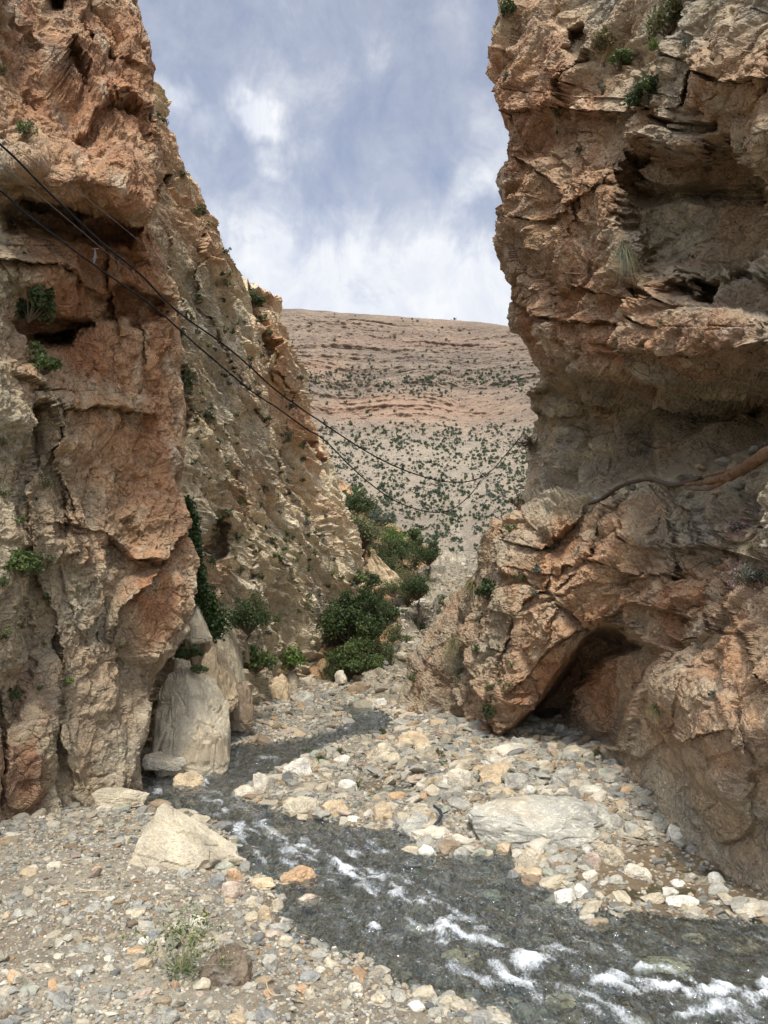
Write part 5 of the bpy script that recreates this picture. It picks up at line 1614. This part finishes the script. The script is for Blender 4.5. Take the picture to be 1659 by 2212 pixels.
# trees of the gap and the crevice
for (fx, fb, ft, r, Y, lab, gr, n, tk, kw) in [
    (535, 1410, 1285, 46, 24.8, 'slender leafy tree at the bottom of the ivy crevice', 'dark', 2600, .3, {}),
    (770, 1135, 1068, 42, 58, 'flat crowned dark tree standing highest on the wooded spur', 'dark', 1800, .35, {}),
    (785, 1210, 1110, 52, 52, 'broad olive tree just below the flat crowned tree', 'olive', 2600, .15, {}),
    (745, 1190, 1130, 30, 50, 'bushy tree against the rim of the slab wall', 'olive', 1500, .15, {}),
    (775, 1435, 1285, 70, 37, 'biggest dark green tree, round, above the far end of the stream', 'dark', 6500, .12, {}),
    (775, 1480, 1390, 52, 35.2, 'low bright green bushy tree under the biggest dark tree', 'mid', 4000, .05, {}),
    (835, 1365, 1300, 34, 42, 'dark tree right of the biggest tree by the scree', 'dark', 1800, .15, {}),
    (908, 1325, 1240, 38, 43, 'spreading tree with a leaning trunk at the scree edge', 'dark', 1900, .4, dict(lean=(-.08, 0))),
    (926, 1250, 1170, 34, 52, 'dark tree with a bare dark trunk against the pale scree top', 'dark', 1900, .45, {}),
    (875, 1235, 1165, 34, 55, 'dark tree in the middle of the wooded spur', 'dark', 1700, .2, {}),
    (822, 1150, 1105, 28, 60, 'bluish tree on the upper edge of the wooded spur', 'grey', 1200, .2, {}),
    (848, 1195, 1140, 28, 57, 'bright green bushy tree on the wooded spur', 'bright', 1300, .1, {}),
    (800, 1280, 1235, 30, 46, 'low dark tree under the orange outcrop', 'dark', 1300, .1, {}),
    (730, 1330, 1290, 18, 41, 'small tree left of the biggest dark tree', 'mid', 700, .15, {}),
]:
    sd0 += 1
    b0 = at(fx, fb, Y)
    hgt = (fb - ft) / FV * Y
    rw_ = r / FV * Y * 1.2
    tree(b0, hgt, rw_, lab, gr, seed=sd0, n=int(n * 2.2), trunk=tk * .45, leaf=rw_ * .048, clumps=max(14, int(r / 1.3)), spread=.30, **kw)

mass = [(745, 1400, 1310, 34), (800, 1390, 1320, 30), (830, 1420, 1355, 30), (760, 1470, 1400, 34), (815, 1470, 1420, 28), (735, 1450, 1380, 26), (850, 1385, 1330, 24), (790, 1340, 1280, 28), (755, 1240, 1180, 26), (795, 1190, 1140, 26),
        (830, 1215, 1165, 28), (865, 1205, 1160, 26), (895, 1230, 1180, 26), (850, 1245, 1205, 24), (910, 1285, 1240, 22), (880, 1310, 1270, 24), (815, 1310, 1265, 24), (765, 1170, 1110, 30), (805, 1120, 1085, 20), (740, 1290, 1250, 20),
        (925, 1215, 1180, 20), (735, 1400, 1340, 30), (725, 1470, 1415, 26), (775, 1380, 1300, 38), (845, 1440, 1400, 20), (820, 1345, 1290, 28), (850, 1290, 1250, 24), (885, 1275, 1235, 24), (760, 1215, 1150, 30), (785, 1165, 1100, 28), (815, 1235, 1185, 26), (840, 1170, 1130, 22), (780, 1430, 1370, 40), (870, 1260, 1222, 22)]
for k, (fx, fb, ft, r) in enumerate(mass):
    Y = float(np.interp(fb, [1120, 1200, 1260, 1340, 1400, 1480], [62, 57, 49, 42, 38, 35.5])) - .6
    up_k = 'upper' if fb < 1260 else 'lower'
    gr = ['dark', 'dark', 'mid', 'olive', 'dark', 'mid'][k % 6]
    word = {'dark': 'dark green', 'mid': 'fresh green', 'olive': 'olive green'}[gr]
    bush(at(fx, fb, Y), r / FV * Y * 1.15, f'{word} bushy tree in the {up_k} part of the thicket in the gap', 'tree', gr, 'bushy_tree', n=1500, asp=(1.1, .9, 1.15), seed=900 + k, leaf=r / FV * Y * .06, group='bushy trees massed in the gap', clumps=18, low=.9, hollow=.15, spread=.42)

# small look-alike shrubs on the walls
small = [bush_geo(np.random.RandomState(600 + k), 1, 1, 1, 90, .24, ['mid', 'dark', 'olive', 'grey', 'mid'][k], 6, low=.5) for k in range(5)]
smf = [new_mesh('foliage', a[0], a[1], a[2], smooth=False) for a, b_ in small]
sms = [new_mesh('stem', *b_) for a, b_ in small]
for m_ in smf: m_.materials.append(M_LEAF)
for m_ in sms: m_.materials.append(M_BARK)
rg = np.random.RandomState(88)


def many(S, n, xr, yr, rr0, rr1, lab, group, test):
    k = 0
    tries = 0
    while k < n and tries < n * 20:
        tries += 1
        fx, fy = rg.uniform(*xr), rg.uniform(*yr)
        if not test(fx, fy):
            continue
        p_, N_ = S.pt(fx, fy)
        px_, py_ = proj(p_)
        if abs(px_ - fx) > 6 or abs(py_ - fy) > 6:
            continue
        r = rg.uniform(rr0, rr1) * p_[1] / FV
        j = rg.randint(5)
        v_ = np.array([0, 0, CAMZ]) - p_
        p_ = p_ + v_ / np.linalg.norm(v_) * r * .55
        zone = 'upper' if fy < yr[0] + (yr[1] - yr[0]) / 3 else ('lower' if fy > yr[1] - (yr[1] - yr[0]) / 3 else 'middle')
        lab_ = lab.replace('GREEN', ['green', 'dark green', 'olive', 'greyish', 'leafy green'][j]).replace('ZONE', zone)
        o = root('small_shrub', tuple(float(t) for t in p_), lab_, 'shrub', group)
        o.scale = (r, r, r * rg.uniform(.7, 1.3))
        o.rotation_euler = (0, 0, rg.rand() * 6)
        for nm, me in (('foliage', smf[j]), ('stem', sms[j])):
            c_ = bpy.data.objects.new(nm, me)
            COL.objects.link(c_)
            c_.parent = o
        k += 1


slab_r = lambda fy: np.interp(fy, [400, 600, 700, 900, 1100, 1240, 1400, 1480], [380, 500, 600, 650, 720, 780, 720, 690])
many(S2, 170, (400, 790), (600, 1480), 5, 12, 'small GREEN tuft of shrub on the ZONE part of the grey slab wall', 'small shrubs dotting the grey slab wall', lambda a, b_: 420 < a < slab_r(b_) - 8)
many(S1, 14, (5, 380), (820, 1600), 4, 8, 'tiny GREEN shrub rooted in the ZONE part of the near left wall', 'tiny shrubs in cracks of the near left wall', lambda a, b_: True)
many(S3, 16, (1090, 1500), (60, 700), 4, 8, 'tiny GREEN shrub in the ZONE part of the overhanging right wall', 'tiny shrubs in cracks of the upper right wall', lambda a, b_: True)
many(S3, 16, (880, 1120), (1250, 1540), 4, 9, 'small GREEN shrub on the ZONE part of the slope right of the scree', 'small shrubs on the low right corner slope', lambda a, b_: a > np.interp(b_, [1250, 1540], [1040, 900]))
many(S5, 110, (700, 940), (1070, 1450), 9, 20, 'GREEN shrub on the ZONE part of the wooded spur in the gap', 'shrubs covering the wooded spur', lambda a, b_: True)
many(S4, 14, (830, 1030), (1230, 1480), 3, 7, 'small GREEN shrub on the ZONE part of the scree slope', 'small shrubs on the scree slope', lambda a, b_: True)

# grass tufts
def gpt(fx, fy):
    b0 = on_z(fx, fy, .1)
    for _ in range(3):
        b0 = on_z(fx, fy, max(float(ground_z(b0[0], b0[1])), -.02))
    return b0


grass(on(S3, 1343, 548, .15), .95, 420, 'long dry grass tuft hanging from the orange face of the right wall', 'dry', 1, droop=1.5, wid=.008, spread=.5, upv=(-.1, -.5, .5), green2='grey')
grass(on(S3, 1412, 1535, .1), .42, 420, 'spiky yellow green grass tuft on the near right slab', 'dry', 2, droop=.5, wid=.005, upv=(-.2, -.8, .5), green2='olive')
grass(on(S3, 985, 1385, .1), 1.0, 260, 'yellowish grass hanging on the corner of the lower right slope', 'dry', 3, droop=1.2, wid=.012, upv=(-.4, -.4, .4))
grass(on(S3, 1022, 1260, .1), .9, 200, 'pale dry grass beside the dark green bush on the shoulder', 'dry', 4, droop=.9, wid=.012, upv=(-.4, -.4, .6))
grass(on(S3, 1620, 1185, .1), .32, 120, 'thin straw grass above the pink flowering cushion', 'dry', 5, droop=.4, wid=.003, upv=(0, -.5, .7))
grass(on(S1, 10, 150, .1), .5, 90, 'straw coloured grass high at the left picture edge', 'dry', 6, droop=.7, wid=.006)
grass(gpt(692, 1645), .38, 300, 'bright green grass clump on the right bank near the bend', 'bright', 7, droop=.5, wid=.012)
grass(gpt(770, 1705), .42, 140, 'thin green reeds beside the white stone of the pool', 'mid', 8, droop=.2, wid=.008)
grass(gpt(1000, 1700), .30, 120, 'low green grass in the second small pool', 'bright', 9, droop=.4, wid=.008)
grass(on(S2, 395, 1405, .0) * np.array([1, 1, 1]), .8, 200, 'dry grass on top of the huge block', 'dry', 10, droop=.8, wid=.012)
for k, (fx, fy, r, lab, gr, n_) in enumerate([
    (405, 1425, 32, 'dark grassy shrub sitting on the huge block', 'dark', 800), (430, 1455, 22, 'green shrub in the notch behind the huge block', 'mid', 500)]):
    bush(at(fx, fy, 21.6 - k * .1), r / FV * 21.6, lab, green=gr, n=n_, seed=300 + k, asp=(1.2, 1, .8))
for k, (fx, fy, r, lab, gr, n_) in enumerate([
    (820, 1590, 17, 'olive bush at the stream edge near the bend', 'olive', 420), (735, 1630, 14, 'small green plant beside the whitish grey stone', 'olive', 240),
    (770, 1665, 12, 'spindly dark plant in the middle of the right bank', 'grey', 160), (945, 1640, 20, 'dry yellow weed beside the beige squarish boulder', 'dry', 260),
    (960, 1655, 12, 'green weed in front of the dry yellow weed', 'mid', 200), (1300, 1640, 24, 'leafy weed on the rubble under the near right slab', 'olive', 420),
    (1180, 1595, 10, 'small weed in the rubble below the hollow', 'olive', 160), (1215, 1725, 8, 'tiny weed behind the huge flat boulder', 'mid', 100),
    (1370, 1720, 12, 'green sprout on the shingle right of the huge flat boulder', 'mid', 160), (870, 1575, 10, 'weed at the foot of the lower right slope', 'olive', 160),
    (660, 1625, 11, 'small bush at the inner bend of the stream', 'mid', 200)]):
    p_ = gpt(fx, fy)
    bush(p_, r / FV * p_[1], lab, green=gr, n=n_, seed=320 + k, cat='weed', name='weed', low=.1, hollow=.5, spread=.3, clumps=8)

# plant with yellow flowers by the right wall
p_ = gpt(1478, 1745)
o = root('flowering_plant', tuple(p_), 'bright green leafy plant with yellow flowers at the foot of the right wall', 'plant')
rg = np.random.RandomState(5)
lv, lf_, lc = [], [], []
nb = 70
d_ = rg.normal(size=(nb, 3)) * .7 + np.array([0, 0, .8]); d_ /= np.linalg.norm(d_, axis=1)[:, None]
for k in range(nb):
    L_ = rg.uniform(.12, .26)
    s_ = np.cross(d_[k], [0, 0, 1.]); s_ /= np.linalg.norm(s_)
    a0, a1, a2 = d_[k] * .02, d_[k] * L_ * .6, d_[k] * L_ - np.array([0, 0, .05])
    b_ = len(lv) * 6
    lv.append([a0 - s_ * .006, a0 + s_ * .006, a1 + s_ * .028, a1 - s_ * .028, a2 + s_ * .004, a2 - s_ * .004])
    lf_ += [(b_, b_ + 1, b_ + 2, b_ + 3), (b_ + 3, b_ + 2, b_ + 4, b_ + 5)]
    lc += [np.array((.05, .12, .02)) * rg.uniform(.7, 1.4)] * 6
put('leaves', new_mesh('leaves', np.array(lv).reshape(-1, 3), np.array(lf_), np.array(lc), smooth=False), M_LEAF, o)
st, hd = [], []
for k in range(6):
    e_ = np.array([rg.uniform(-.16, .05), rg.uniform(-.1, .1), rg.uniform(.38, .58)])
    st.append(tube([np.zeros(3), e_ * .5 + np.array([.02, 0, .03]), e_], [.006, .005, .003], 5))
    hd.append(e_)
put('stem', new_mesh('stem', *join(st)), plain_material('green_stem', (.10, .15, .05)), o)
hp = np.concatenate([np.array(h_) + rg.normal(size=(14, 3)) * .016 for h_ in hd])
v, f, c_ = leaf_cards(rg, hp, .022, np.tile((.75, .60, .04), (len(hp), 1)), 1.0)
put('flowers', new_mesh('flowers', v, f, c_, smooth=False), M_LEAF, o)

# straggling weed with tiny yellow flowers in the foreground
p_ = gpt(392, 2105)
o = root('flowering_weed', tuple(p_), 'straggling pale weed with tiny yellow flowers in the foreground gravel', 'weed')
rg = np.random.RandomState(6)
st, hd, lfp = [], [], []
for k in range(34):
    e_ = np.array([rg.normal() * .26 + .02, rg.normal() * .2, rg.uniform(.25, .75)])
    m_ = e_ * .5 + np.array([rg.normal() * .04, 0, .06])
    st.append(tube([np.zeros(3), m_, e_], [.0045, .0035, .002], 4))
    for q_ in range(5):
        t = rg.uniform(.35, 1)
        b0 = m_ * (1 - t) + e_ * t
        e2 = b0 + np.array([rg.normal() * .09, rg.normal() * .09, rg.uniform(.02, .14)])
        st.append(tube([b0, (b0 + e2) / 2 + [0, 0, -.01], e2], [.0025, .002, .0015], 3))
        hd.append(e2)
        lfp += [b0 + (e2 - b0) * rg.rand() for _ in range(2)]
put('stem', new_mesh('stem', *join(st)), plain_material('pale_stem', (.30, .31, .16)), o)
hp = np.repeat(np.array(hd), 2, 0) + rg.normal(size=(len(hd) * 2, 3)) * .006
v, f, c_ = leaf_cards(rg, hp, .013, np.tile((.70, .62, .12), (len(hp), 1)), 1.0)
put('flowers', new_mesh('flowers', v, f, c_, smooth=False), M_LEAF, o)
lp = np.concatenate([np.array(lfp), rg.normal(size=(130, 3)) * np.array([.13, .12, .05]) + np.array([0, -.05, .07])])
v, f, c_ = leaf_cards(rg, lp, .028, np.array((.10, .135, .055)) * rg.uniform(.6, 1.3, len(lp))[:, None], 2.2)
put('leaves', new_mesh('leaves', v, f, c_, smooth=False), M_LEAF, o)

# bare shrub at the cable anchor
p_ = on(S3, 1135, 945, .1)
rg = np.random.RandomState(12)
o = root('bare_shrub', tuple(p_), 'bare twiggy shrub on the rim of the right wall where the cables end', 'shrub')
st, lf_ = [], []
for k in range(26):
    e_ = np.array([-abs(rg.normal()) * .38 - .05, rg.normal() * .2, rg.normal() * .32 - .05])
    m_ = e_ * .55 + rg.normal(size=3) * .06
    st.append(tube([np.zeros(3), m_, e_], [.022, .014, .006], 4))
    for q_ in range(4):
        e2 = e_ * rg.uniform(.6, 1) + rg.normal(size=3) * .13
        st.append(tube([m_, (m_ + e2) / 2, e2], [.01, .008, .004], 3))
        lf_ += [e2 + rg.normal(size=3) * .03 for _ in range(3)]
put('branches', new_mesh('branches', *join(st)), M_BARK, o)
v, f, c_ = leaf_cards(rg, np.array(lf_), .035, np.tile((.12, .10, .05), (len(lf_), 1)))
put('foliage', new_mesh('foliage', v, f, c_, smooth=False), M_LEAF, o)
print('plants', time.time() - T0)

# ------------------------------------------------------------------ the cables across the gorge
def cabY(fx):
    k = (fx - CX) / FV
    return (-5.04 - 10 * .555) / (k - .555)


def smooth_path(P, n):
    P = np.array(P, float)
    t = np.r_[0, np.cumsum(np.linalg.norm(np.diff(P, axis=0), axis=1))]
    out = []
    for s in np.linspace(0, t[-1], n):
        i_ = min(max(np.searchsorted(t, s) - 1, 0), len(P) - 2)
        u = (s - t[i_]) / (t[i_ + 1] - t[i_])
        p0, p1, p2, p3 = P[max(i_ - 1, 0)], P[i_], P[i_ + 1], P[min(i_ + 2, len(P) - 1)]
        out.append(.5 * (2 * p1 + (p2 - p0) * u + (2 * p0 - 5 * p1 + 4 * p2 - p3) * u * u + (3 * p1 - p0 - 3 * p2 + p3) * u ** 3))
    return np.array(out)


def cable(pts, r, label, mat, name='cable', n=500, bump=.25, off=0.0, seed=0, group=None):
    W = np.array([at(a, b_, cabY(a) + off) for a, b_ in pts])
    W = smooth_path(W, n)
    rg_ = np.random.RandomState(seed)
    rad = r * (1 + bump * perlin(np.stack([np.arange(n) * .35, np.zeros(n), np.zeros(n)], -1), seed + 1) + bump * .6 * rg_.rand(n))
    W[:, 2] += r * bump * 2 * perlin(np.stack([np.arange(n) * .12, np.zeros(n), np.zeros(n)], -1), seed + 2)
    return put(name, new_mesh(name, *tube(W, rad, 7)), mat, None, label, 'cable', group)


cable([(-300, 110), (-150, 205), (0, 312), (100, 410), (215, 520), (300, 590), (380, 670), (480, 742), (540, 792), (600, 846), (700, 916), (800, 980), (880, 1018), (960, 1040), (1020, 1038), (1060, 1018), (1090, 985), (1128, 940)],
      .0155, 'upper thick black cable sagging across the gorge', M_CABLE, seed=1)
cable([(-300, 250), (-150, 320), (0, 412), (60, 465), (200, 570), (330, 662), (430, 750), (540, 842), (600, 882), (660, 925), (700, 950), (750, 1000), (800, 1045), (860, 1085), (930, 1106), (980, 1098), (1020, 1064), (1038, 1038)],
      .0145, 'lower thick black cable hanging in the deepest loop', M_CABLE, seed=3)
cable([(-300, 60), (0, 292), (120, 375), (330, 545), (450, 650), (560, 745), (700, 845), (800, 915), (870, 960)], .0045, 'thin steel wire strung above the upper black cable', M_WIRE, 'wire', 300, .1, seed=5)
cable([(-300, 140), (0, 355), (100, 435), (230, 545), (400, 688), (480, 752), (560, 830), (660, 905)], .0045, 'thin steel wire running between the two black cables', M_WIRE, 'wire', 300, .1, seed=6)
cable([(1018, 1066), (1060, 1015), (1095, 965), (1128, 925)], .006, 'thin wire rising to the bare shrub beside the upper cable', M_WIRE, 'wire', 80, .1, off=.15, seed=7)
rg = np.random.RandomState(31)
for k, (fx, fy, lab) in enumerate([(541, 792, 'wire tie knotted round the upper cable above the slab wall'), (541, 840, 'wire tie standing on the lower cable below the knotted tie'), (700, 914, 'small tie on the upper cable at the mountain edge'),
                                   (955, 1036, 'forked tie on the upper cable near its lowest point'), (1022, 1034, 'right hand forked tie on the upper cable where the lower cable joins'), (1040, 1028, 'last tie on the upper cable before it climbs'),
                                   (870, 1012, 'short tie on the upper cable left of its lowest point')]):
    c0 = at(fx, fy, cabY(fx))
    r_ = c0[1] / FV
    st = [tube([c0 + np.array([0, 0, -.8 * r_]), c0 + np.array([rg.normal() * 2 * r_, 0, 6 * r_]), c0 + np.array([(k % 2 * 2 - 1) * 4 * r_, 0, 13 * r_])], [.012, .010, .006], 5),
          tube([c0, c0 + np.array([-(k % 2 * 2 - 1) * 3 * r_, 0, 9 * r_])], [.010, .006], 5)]
    th = np.linspace(0, 2 * math.pi, 12)
    st.append(tube(np.stack([c0[0] + .028 * np.cos(th), c0[1] + .02 * np.sin(th) * 2, c0[2] + .028 * np.sin(th)], -1), .009, 5))
    put('cable_tie', new_mesh('cable_tie', *join(st)), M_CABLE, None, lab, 'tie')
# hanging clamp near the left wall
c0 = at(205, 556, cabY(205))
st = [tube([c0 + np.array([0, 0, .12]), c0 + np.array([.01, 0, .02]), c0 + np.array([-.01, 0, -.10])], [.010, .022, .014], 6), tube([c0 + np.array([-.05, 0, .13]), c0 + np.array([.05, 0, .14])], [.008, .008], 5),
      tube([c0 + np.array([-.01, 0, 0]), c0 + np.array([-.045, 0, -.06])], [.010, .006], 5), tube([c0 + np.array([.01, 0, .04]), c0 + np.array([.04, 0, -.02])], [.010, .006], 5)]
put('cable_clamp', new_mesh('cable_clamp', *join(st)), plain_material('galvanised_metal', (.07, .07, .07), .8, metal=0), None, 'grey metal clamp hanging on the lower cable near the left wall', 'clamp')

# ------------------------------------------------------------------ root, branches, twigs, plastic
P = []
for fx, fy in [(1790, 935), (1720, 955), (1660, 978), (1625, 1000), (1590, 1022), (1550, 1036), (1515, 1042), (1480, 1046)]:
    a = on(S3, fx, fy, .18)
    P.append(a)
P = np.array(P)
P[:, 1] = np.linspace(P[:, 1].min() - .0, P[:, 1].max(), len(P)) if P[0, 1] < P[-1, 1] else P[:, 1]
P = np.array([at(fx, fy, y_) for (fx, fy), y_ in zip([(1790, 935), (1720, 955), (1660, 978), (1625, 1000), (1590, 1022), (1550, 1036), (1515, 1042), (1480, 1046)], np.linspace(11.6, 16.3, 8))])
P = smooth_path(P, 60)
rad = np.interp(np.linspace(0, 1, 60), [0, .35, .6, .8, 1], [.13, .115, .10, .065, .02]) * (1 + .10 * perlin(np.stack([np.arange(60) * .3, np.zeros(60), np.zeros(60)], -1), 4))
v, f = tube(P, rad, 18, .05, np.random.RandomState(3))
v = v + .018 * perlin(v * np.array([3., 3., 14.]), 77)[:, None] + .02 * perlin(v * 5, 78)[:, None]
P2 = smooth_path([P[36], P[44] + np.array([0, 0, -.12]), P[52] + np.array([.05, -.1, -.16]), P[59] + np.array([0, 0, -.1])], 24)
P3 = smooth_path([P[30], P[40] + np.array([0, 0, .12]), P[50] + np.array([0, .1, .10])], 24)
v, f = join([(v, f), tube(P2, np.linspace(.06, .015, 24), 8, .08, rg), tube(P3, np.linspace(.05, .012, 24), 8, .08, rg)])
o = put('tree_root', new_mesh('tree_root', v, f), M_LOG, None, 'thick reddish brown root lying along the ledge of the right wall', 'root')
P = smooth_path([at(a, b_, y_) for a, b_, y_ in [(1500, 1038, 16.0), (1440, 1052, 17.3), (1400, 1040, 18.0), (1370, 1042, 18.7), (1330, 1055, 19.8), (1290, 1082, 21.0), (1265, 1090, 21.6)]], 70)
P[:, 1] -= .35
rad = .055 * (1 + .35 * perlin(np.stack([np.arange(70) * .4, np.zeros(70), np.zeros(70)], -1), 14))
put('dead_branch', new_mesh('dead_branch', *tube(P, rad, 8, .06, rg)), plain_material('dark_dead_wood', (.075, .055, .038)), None, 'long dark dead branch resting on the ledge left of the thick root', 'branch')
for pts, lab, r_ in [([(1340, 1813), (1380, 1822), (1430, 1830)], 'thin pale driftwood stick beside the huge flat grey boulder', .012),
                     ([(1375, 1772), (1410, 1775), (1435, 1772)], 'short pale stick behind the blotchy grey stones', .010),
                     ([(172, 1930), (205, 1932), (238, 1933)], 'straight pale stick on the gravel left of the brown boulder', .014),
                     ([(575, 2130), (580, 2150), (592, 2160), (612, 2158)], 'curled pale stick on the foreground gravel', .009),
                     ([(292, 1938), (303, 1950)], 'tiny twig on the sand below the straight stick', .007),
                     ([(770, 2135), (775, 2160), (790, 2170)], 'bent straw on the gravel tongue', .007),
                     ([(300, 2012), (330, 2010)], 'short dry twig lying on the smooth grey stone', .007)]:
    P = smooth_path([gpt(a, b_) + np.array([0, 0, .05]) for a, b_ in pts], 14)
    put('stick', new_mesh('stick', *tube(P, np.linspace(r_, r_ * .5, 14), 6, .08, rg)), M_TWIG, None, lab, 'stick')
P = smooth_path([gpt(a, b_) + np.array([0, -.1, z_]) for a, b_, z_ in [(938, 1762, .22), (952, 1778, .22), (945, 1795, .2), (925, 1808, .16)]], 16)
v, f = tube(P, .03, 6, .25, rg)
put('plastic_strip', new_mesh('plastic_strip', v, f), M_TAPE, None, 'dark bluish strip of plastic draped behind the grey rounded boulder', 'plastic strip')

rg = np.random.RandomState(64)
for k, (fx, fy, w_) in enumerate([(1290, 1078, 30), (1325, 1062, 26), (1362, 1048, 34), (1405, 1034, 30), (1450, 1042, 36), (1490, 1062, 34), (1478, 1030, 40), (1520, 1010, 44), (1560, 1000, 40), (1600, 985, 46), (1640, 968, 50),
                                 (1545, 1060, 30), (1590, 1045, 34), (1635, 1022, 40)]):
    v, f = rock_shape(np.random.RandomState(660 + k), 3, 9, .72, .12, .7)
    p_ = on(S3, fx, fy, .12)
    s_ = w_ / FV * p_[1] / 2
    cname = ['grey', 'beige', 'grey', 'tan'][k % 4]
    side_ = ['by the dark dead branch', 'on the ledge between branch and root', 'along the thick root'][0 if fx < 1420 else (1 if fx < 1510 else 2)]
    me = new_mesh('ledge_stone', v * np.array([s_, s_ * .8, s_ * .42]), f, rock_cols(v, SCOL[cname], np.random.RandomState(k)) * .75, smooth=False)
    o = put('ledge_stone', me, M_STONE, None, f'{nameword[cname]} flat stone {side_} on the right wall', 'stone', 'flat stones lying along the ledge of the right wall', loc=tuple(float(t) for t in p_))
    o.rotation_euler = (rg.normal() * .15, .25 + rg.normal() * .15, rg.rand() * .6)

# ------------------------------------------------------------------ bushes on the far mountain
rg = np.random.RandomState(99)


def dens(fx, fy):
    d = .06
    if 800 < fy < 866:
        b_ = math.exp(-((fy - (828 + 8 * math.sin(fx / 60))) / 22) ** 2)
        d = max(d, b_ * (1.0 if (660 < fx < 980 or fx > 1000) else .3))
    if fy > 905: d = max(d, min(1, (fy - 905) / 40) * (.75 if fx < 1050 else 1.0))
    if fy > 1080 and fx > 1000: d = 1.0
    if 750 < fy < 800: d = .12
    if fy < 700: d = .04
    if 1000 < fx < 1022 and fy > 1080: d = .06
    return d


pts = []
tries = 0
while len(pts) < 7000 and tries < 260000:
    tries += 1
    fx, fy = rg.uniform(600, 1165), rg.uniform(676, 1225)
    cl = perlin(np.array([[fx / 30, fy / 16, .3]]), 3)[0]
    if rg.rand() < dens(fx, fy) * (1 + 1.6 * cl):
        pts.append((fx, fy, (1.3 + 3.9 * rg.rand() ** 2.8) * (1.25 if fy > 1050 else 1.0) * (1.0 if fy > 790 else .8)))
PA = np.array(pts)
KX = MPX.reshape(NR, NC); KY = MPY.reshape(NR, NC)
Wp = []
for fx, fy, r in pts:
    ci = int(np.argmin(np.abs(KX[NR // 2] - fx)))
    ri = int(np.argmin(np.abs(KY[:, ci] - fy)))
    Wp.append(MPF[ri * NC + ci])
Wp = np.array(Wp)
RWm = PA[:, 2] / FV * Wp[:, 1]
tiny = []
for k in range(6):
    (v, f, c_), s_ = bush_geo(np.random.RandomState(800 + k), 1, 1, 1.05, 70, .42, ['dark', 'dark', 'mid', 'grey', 'dark', 'grey'][k], 7, low=.5)
    tiny.append((v, f, np.clip(c_ * .8 + np.array((.030, .036, .032)), 0, 1)))  # distance haze painted in: leaf colours lifted towards pale grey
tm = [new_mesh('far_tree', v, f, c_, smooth=False) for v, f, c_ in tiny]
for m_ in tm: m_.materials.append(M_LEAF)
order = np.argsort(-PA[:, 2])


def where(fx, fy):
    lr = 'left' if fx < 800 else ('middle' if fx < 980 else 'right')
    if fy > 880 and not (fx > 1020 and fy > 1000):
        hb = 'high' if fy < 1000 else ('halfway down' if fy < 1100 else 'low')
        return f'dark tree {hb} in the {lr} of the wooded mountain slope', 'trees on the lower slope of the mountain'
    if 790 <= fy <= 880: return f'dark tree in the {lr} of the belt across the far mountain', 'trees of the belt across the far mountain'
    if fy < 790: return 'dark tree dotted on the bare upper slope of the far mountain', 'scattered trees on the upper mountain slope'
    if fy < 880: return 'dark tree in the belt across the middle of the far mountain', 'trees of the belt across the far mountain'
    if fx > 1020 and fy > 1000:
        hb = 'high' if fy < 1070 else ('halfway down' if fy < 1140 else 'at the bottom')
        return f"dark tree {hb} {'beside the gully' if fx < 1075 else 'towards the right wall'} on the mountain's right flank", 'trees on the lower right flank of the mountain'
    return 'dark tree on the lower slope of the far mountain', 'trees on the lower slope of the mountain'


for j in order[:290]:
    lab, gp = where(PA[j, 0], PA[j, 1])
    o = bpy.data.objects.new('far_tree', tm[j % 6])
    COL.objects.link(o)
    o['label'] = lab; o['category'] = 'tree'; o['group'] = gp
    o.location = Wp[j] + np.array([0, 0, RWm[j] * .1])
    s_ = RWm[j]
    o.scale = (s_, s_, s_ * rg.uniform(.8, 1.2))
    o.rotation_euler = (0, 0, rg.rand() * 6)
vs, fs, cs, k0 = [], [], [], 0
for j in order[290:]:
    v, f, c_ = tiny[j % 6]
    a = rg.rand() * 6.28
    v2 = np.stack([v[:, 0] * math.cos(a) - v[:, 1] * math.sin(a), v[:, 0] * math.sin(a) + v[:, 1] * math.cos(a), v[:, 2]], -1) * RWm[j] + Wp[j] + np.array([0, 0, RWm[j] * .1])
    vs.append(v2); fs.append(f + k0); cs.append(c_); k0 += len(v)
put('far_woodland', new_mesh('far_woodland', np.concatenate(vs), np.concatenate(fs), np.concatenate(cs), smooth=False), M_LEAF, None, 'scrub of small dark trees spread over the far mountain', 'woodland', None, 'stuff')
print('done', time.time() - T0)
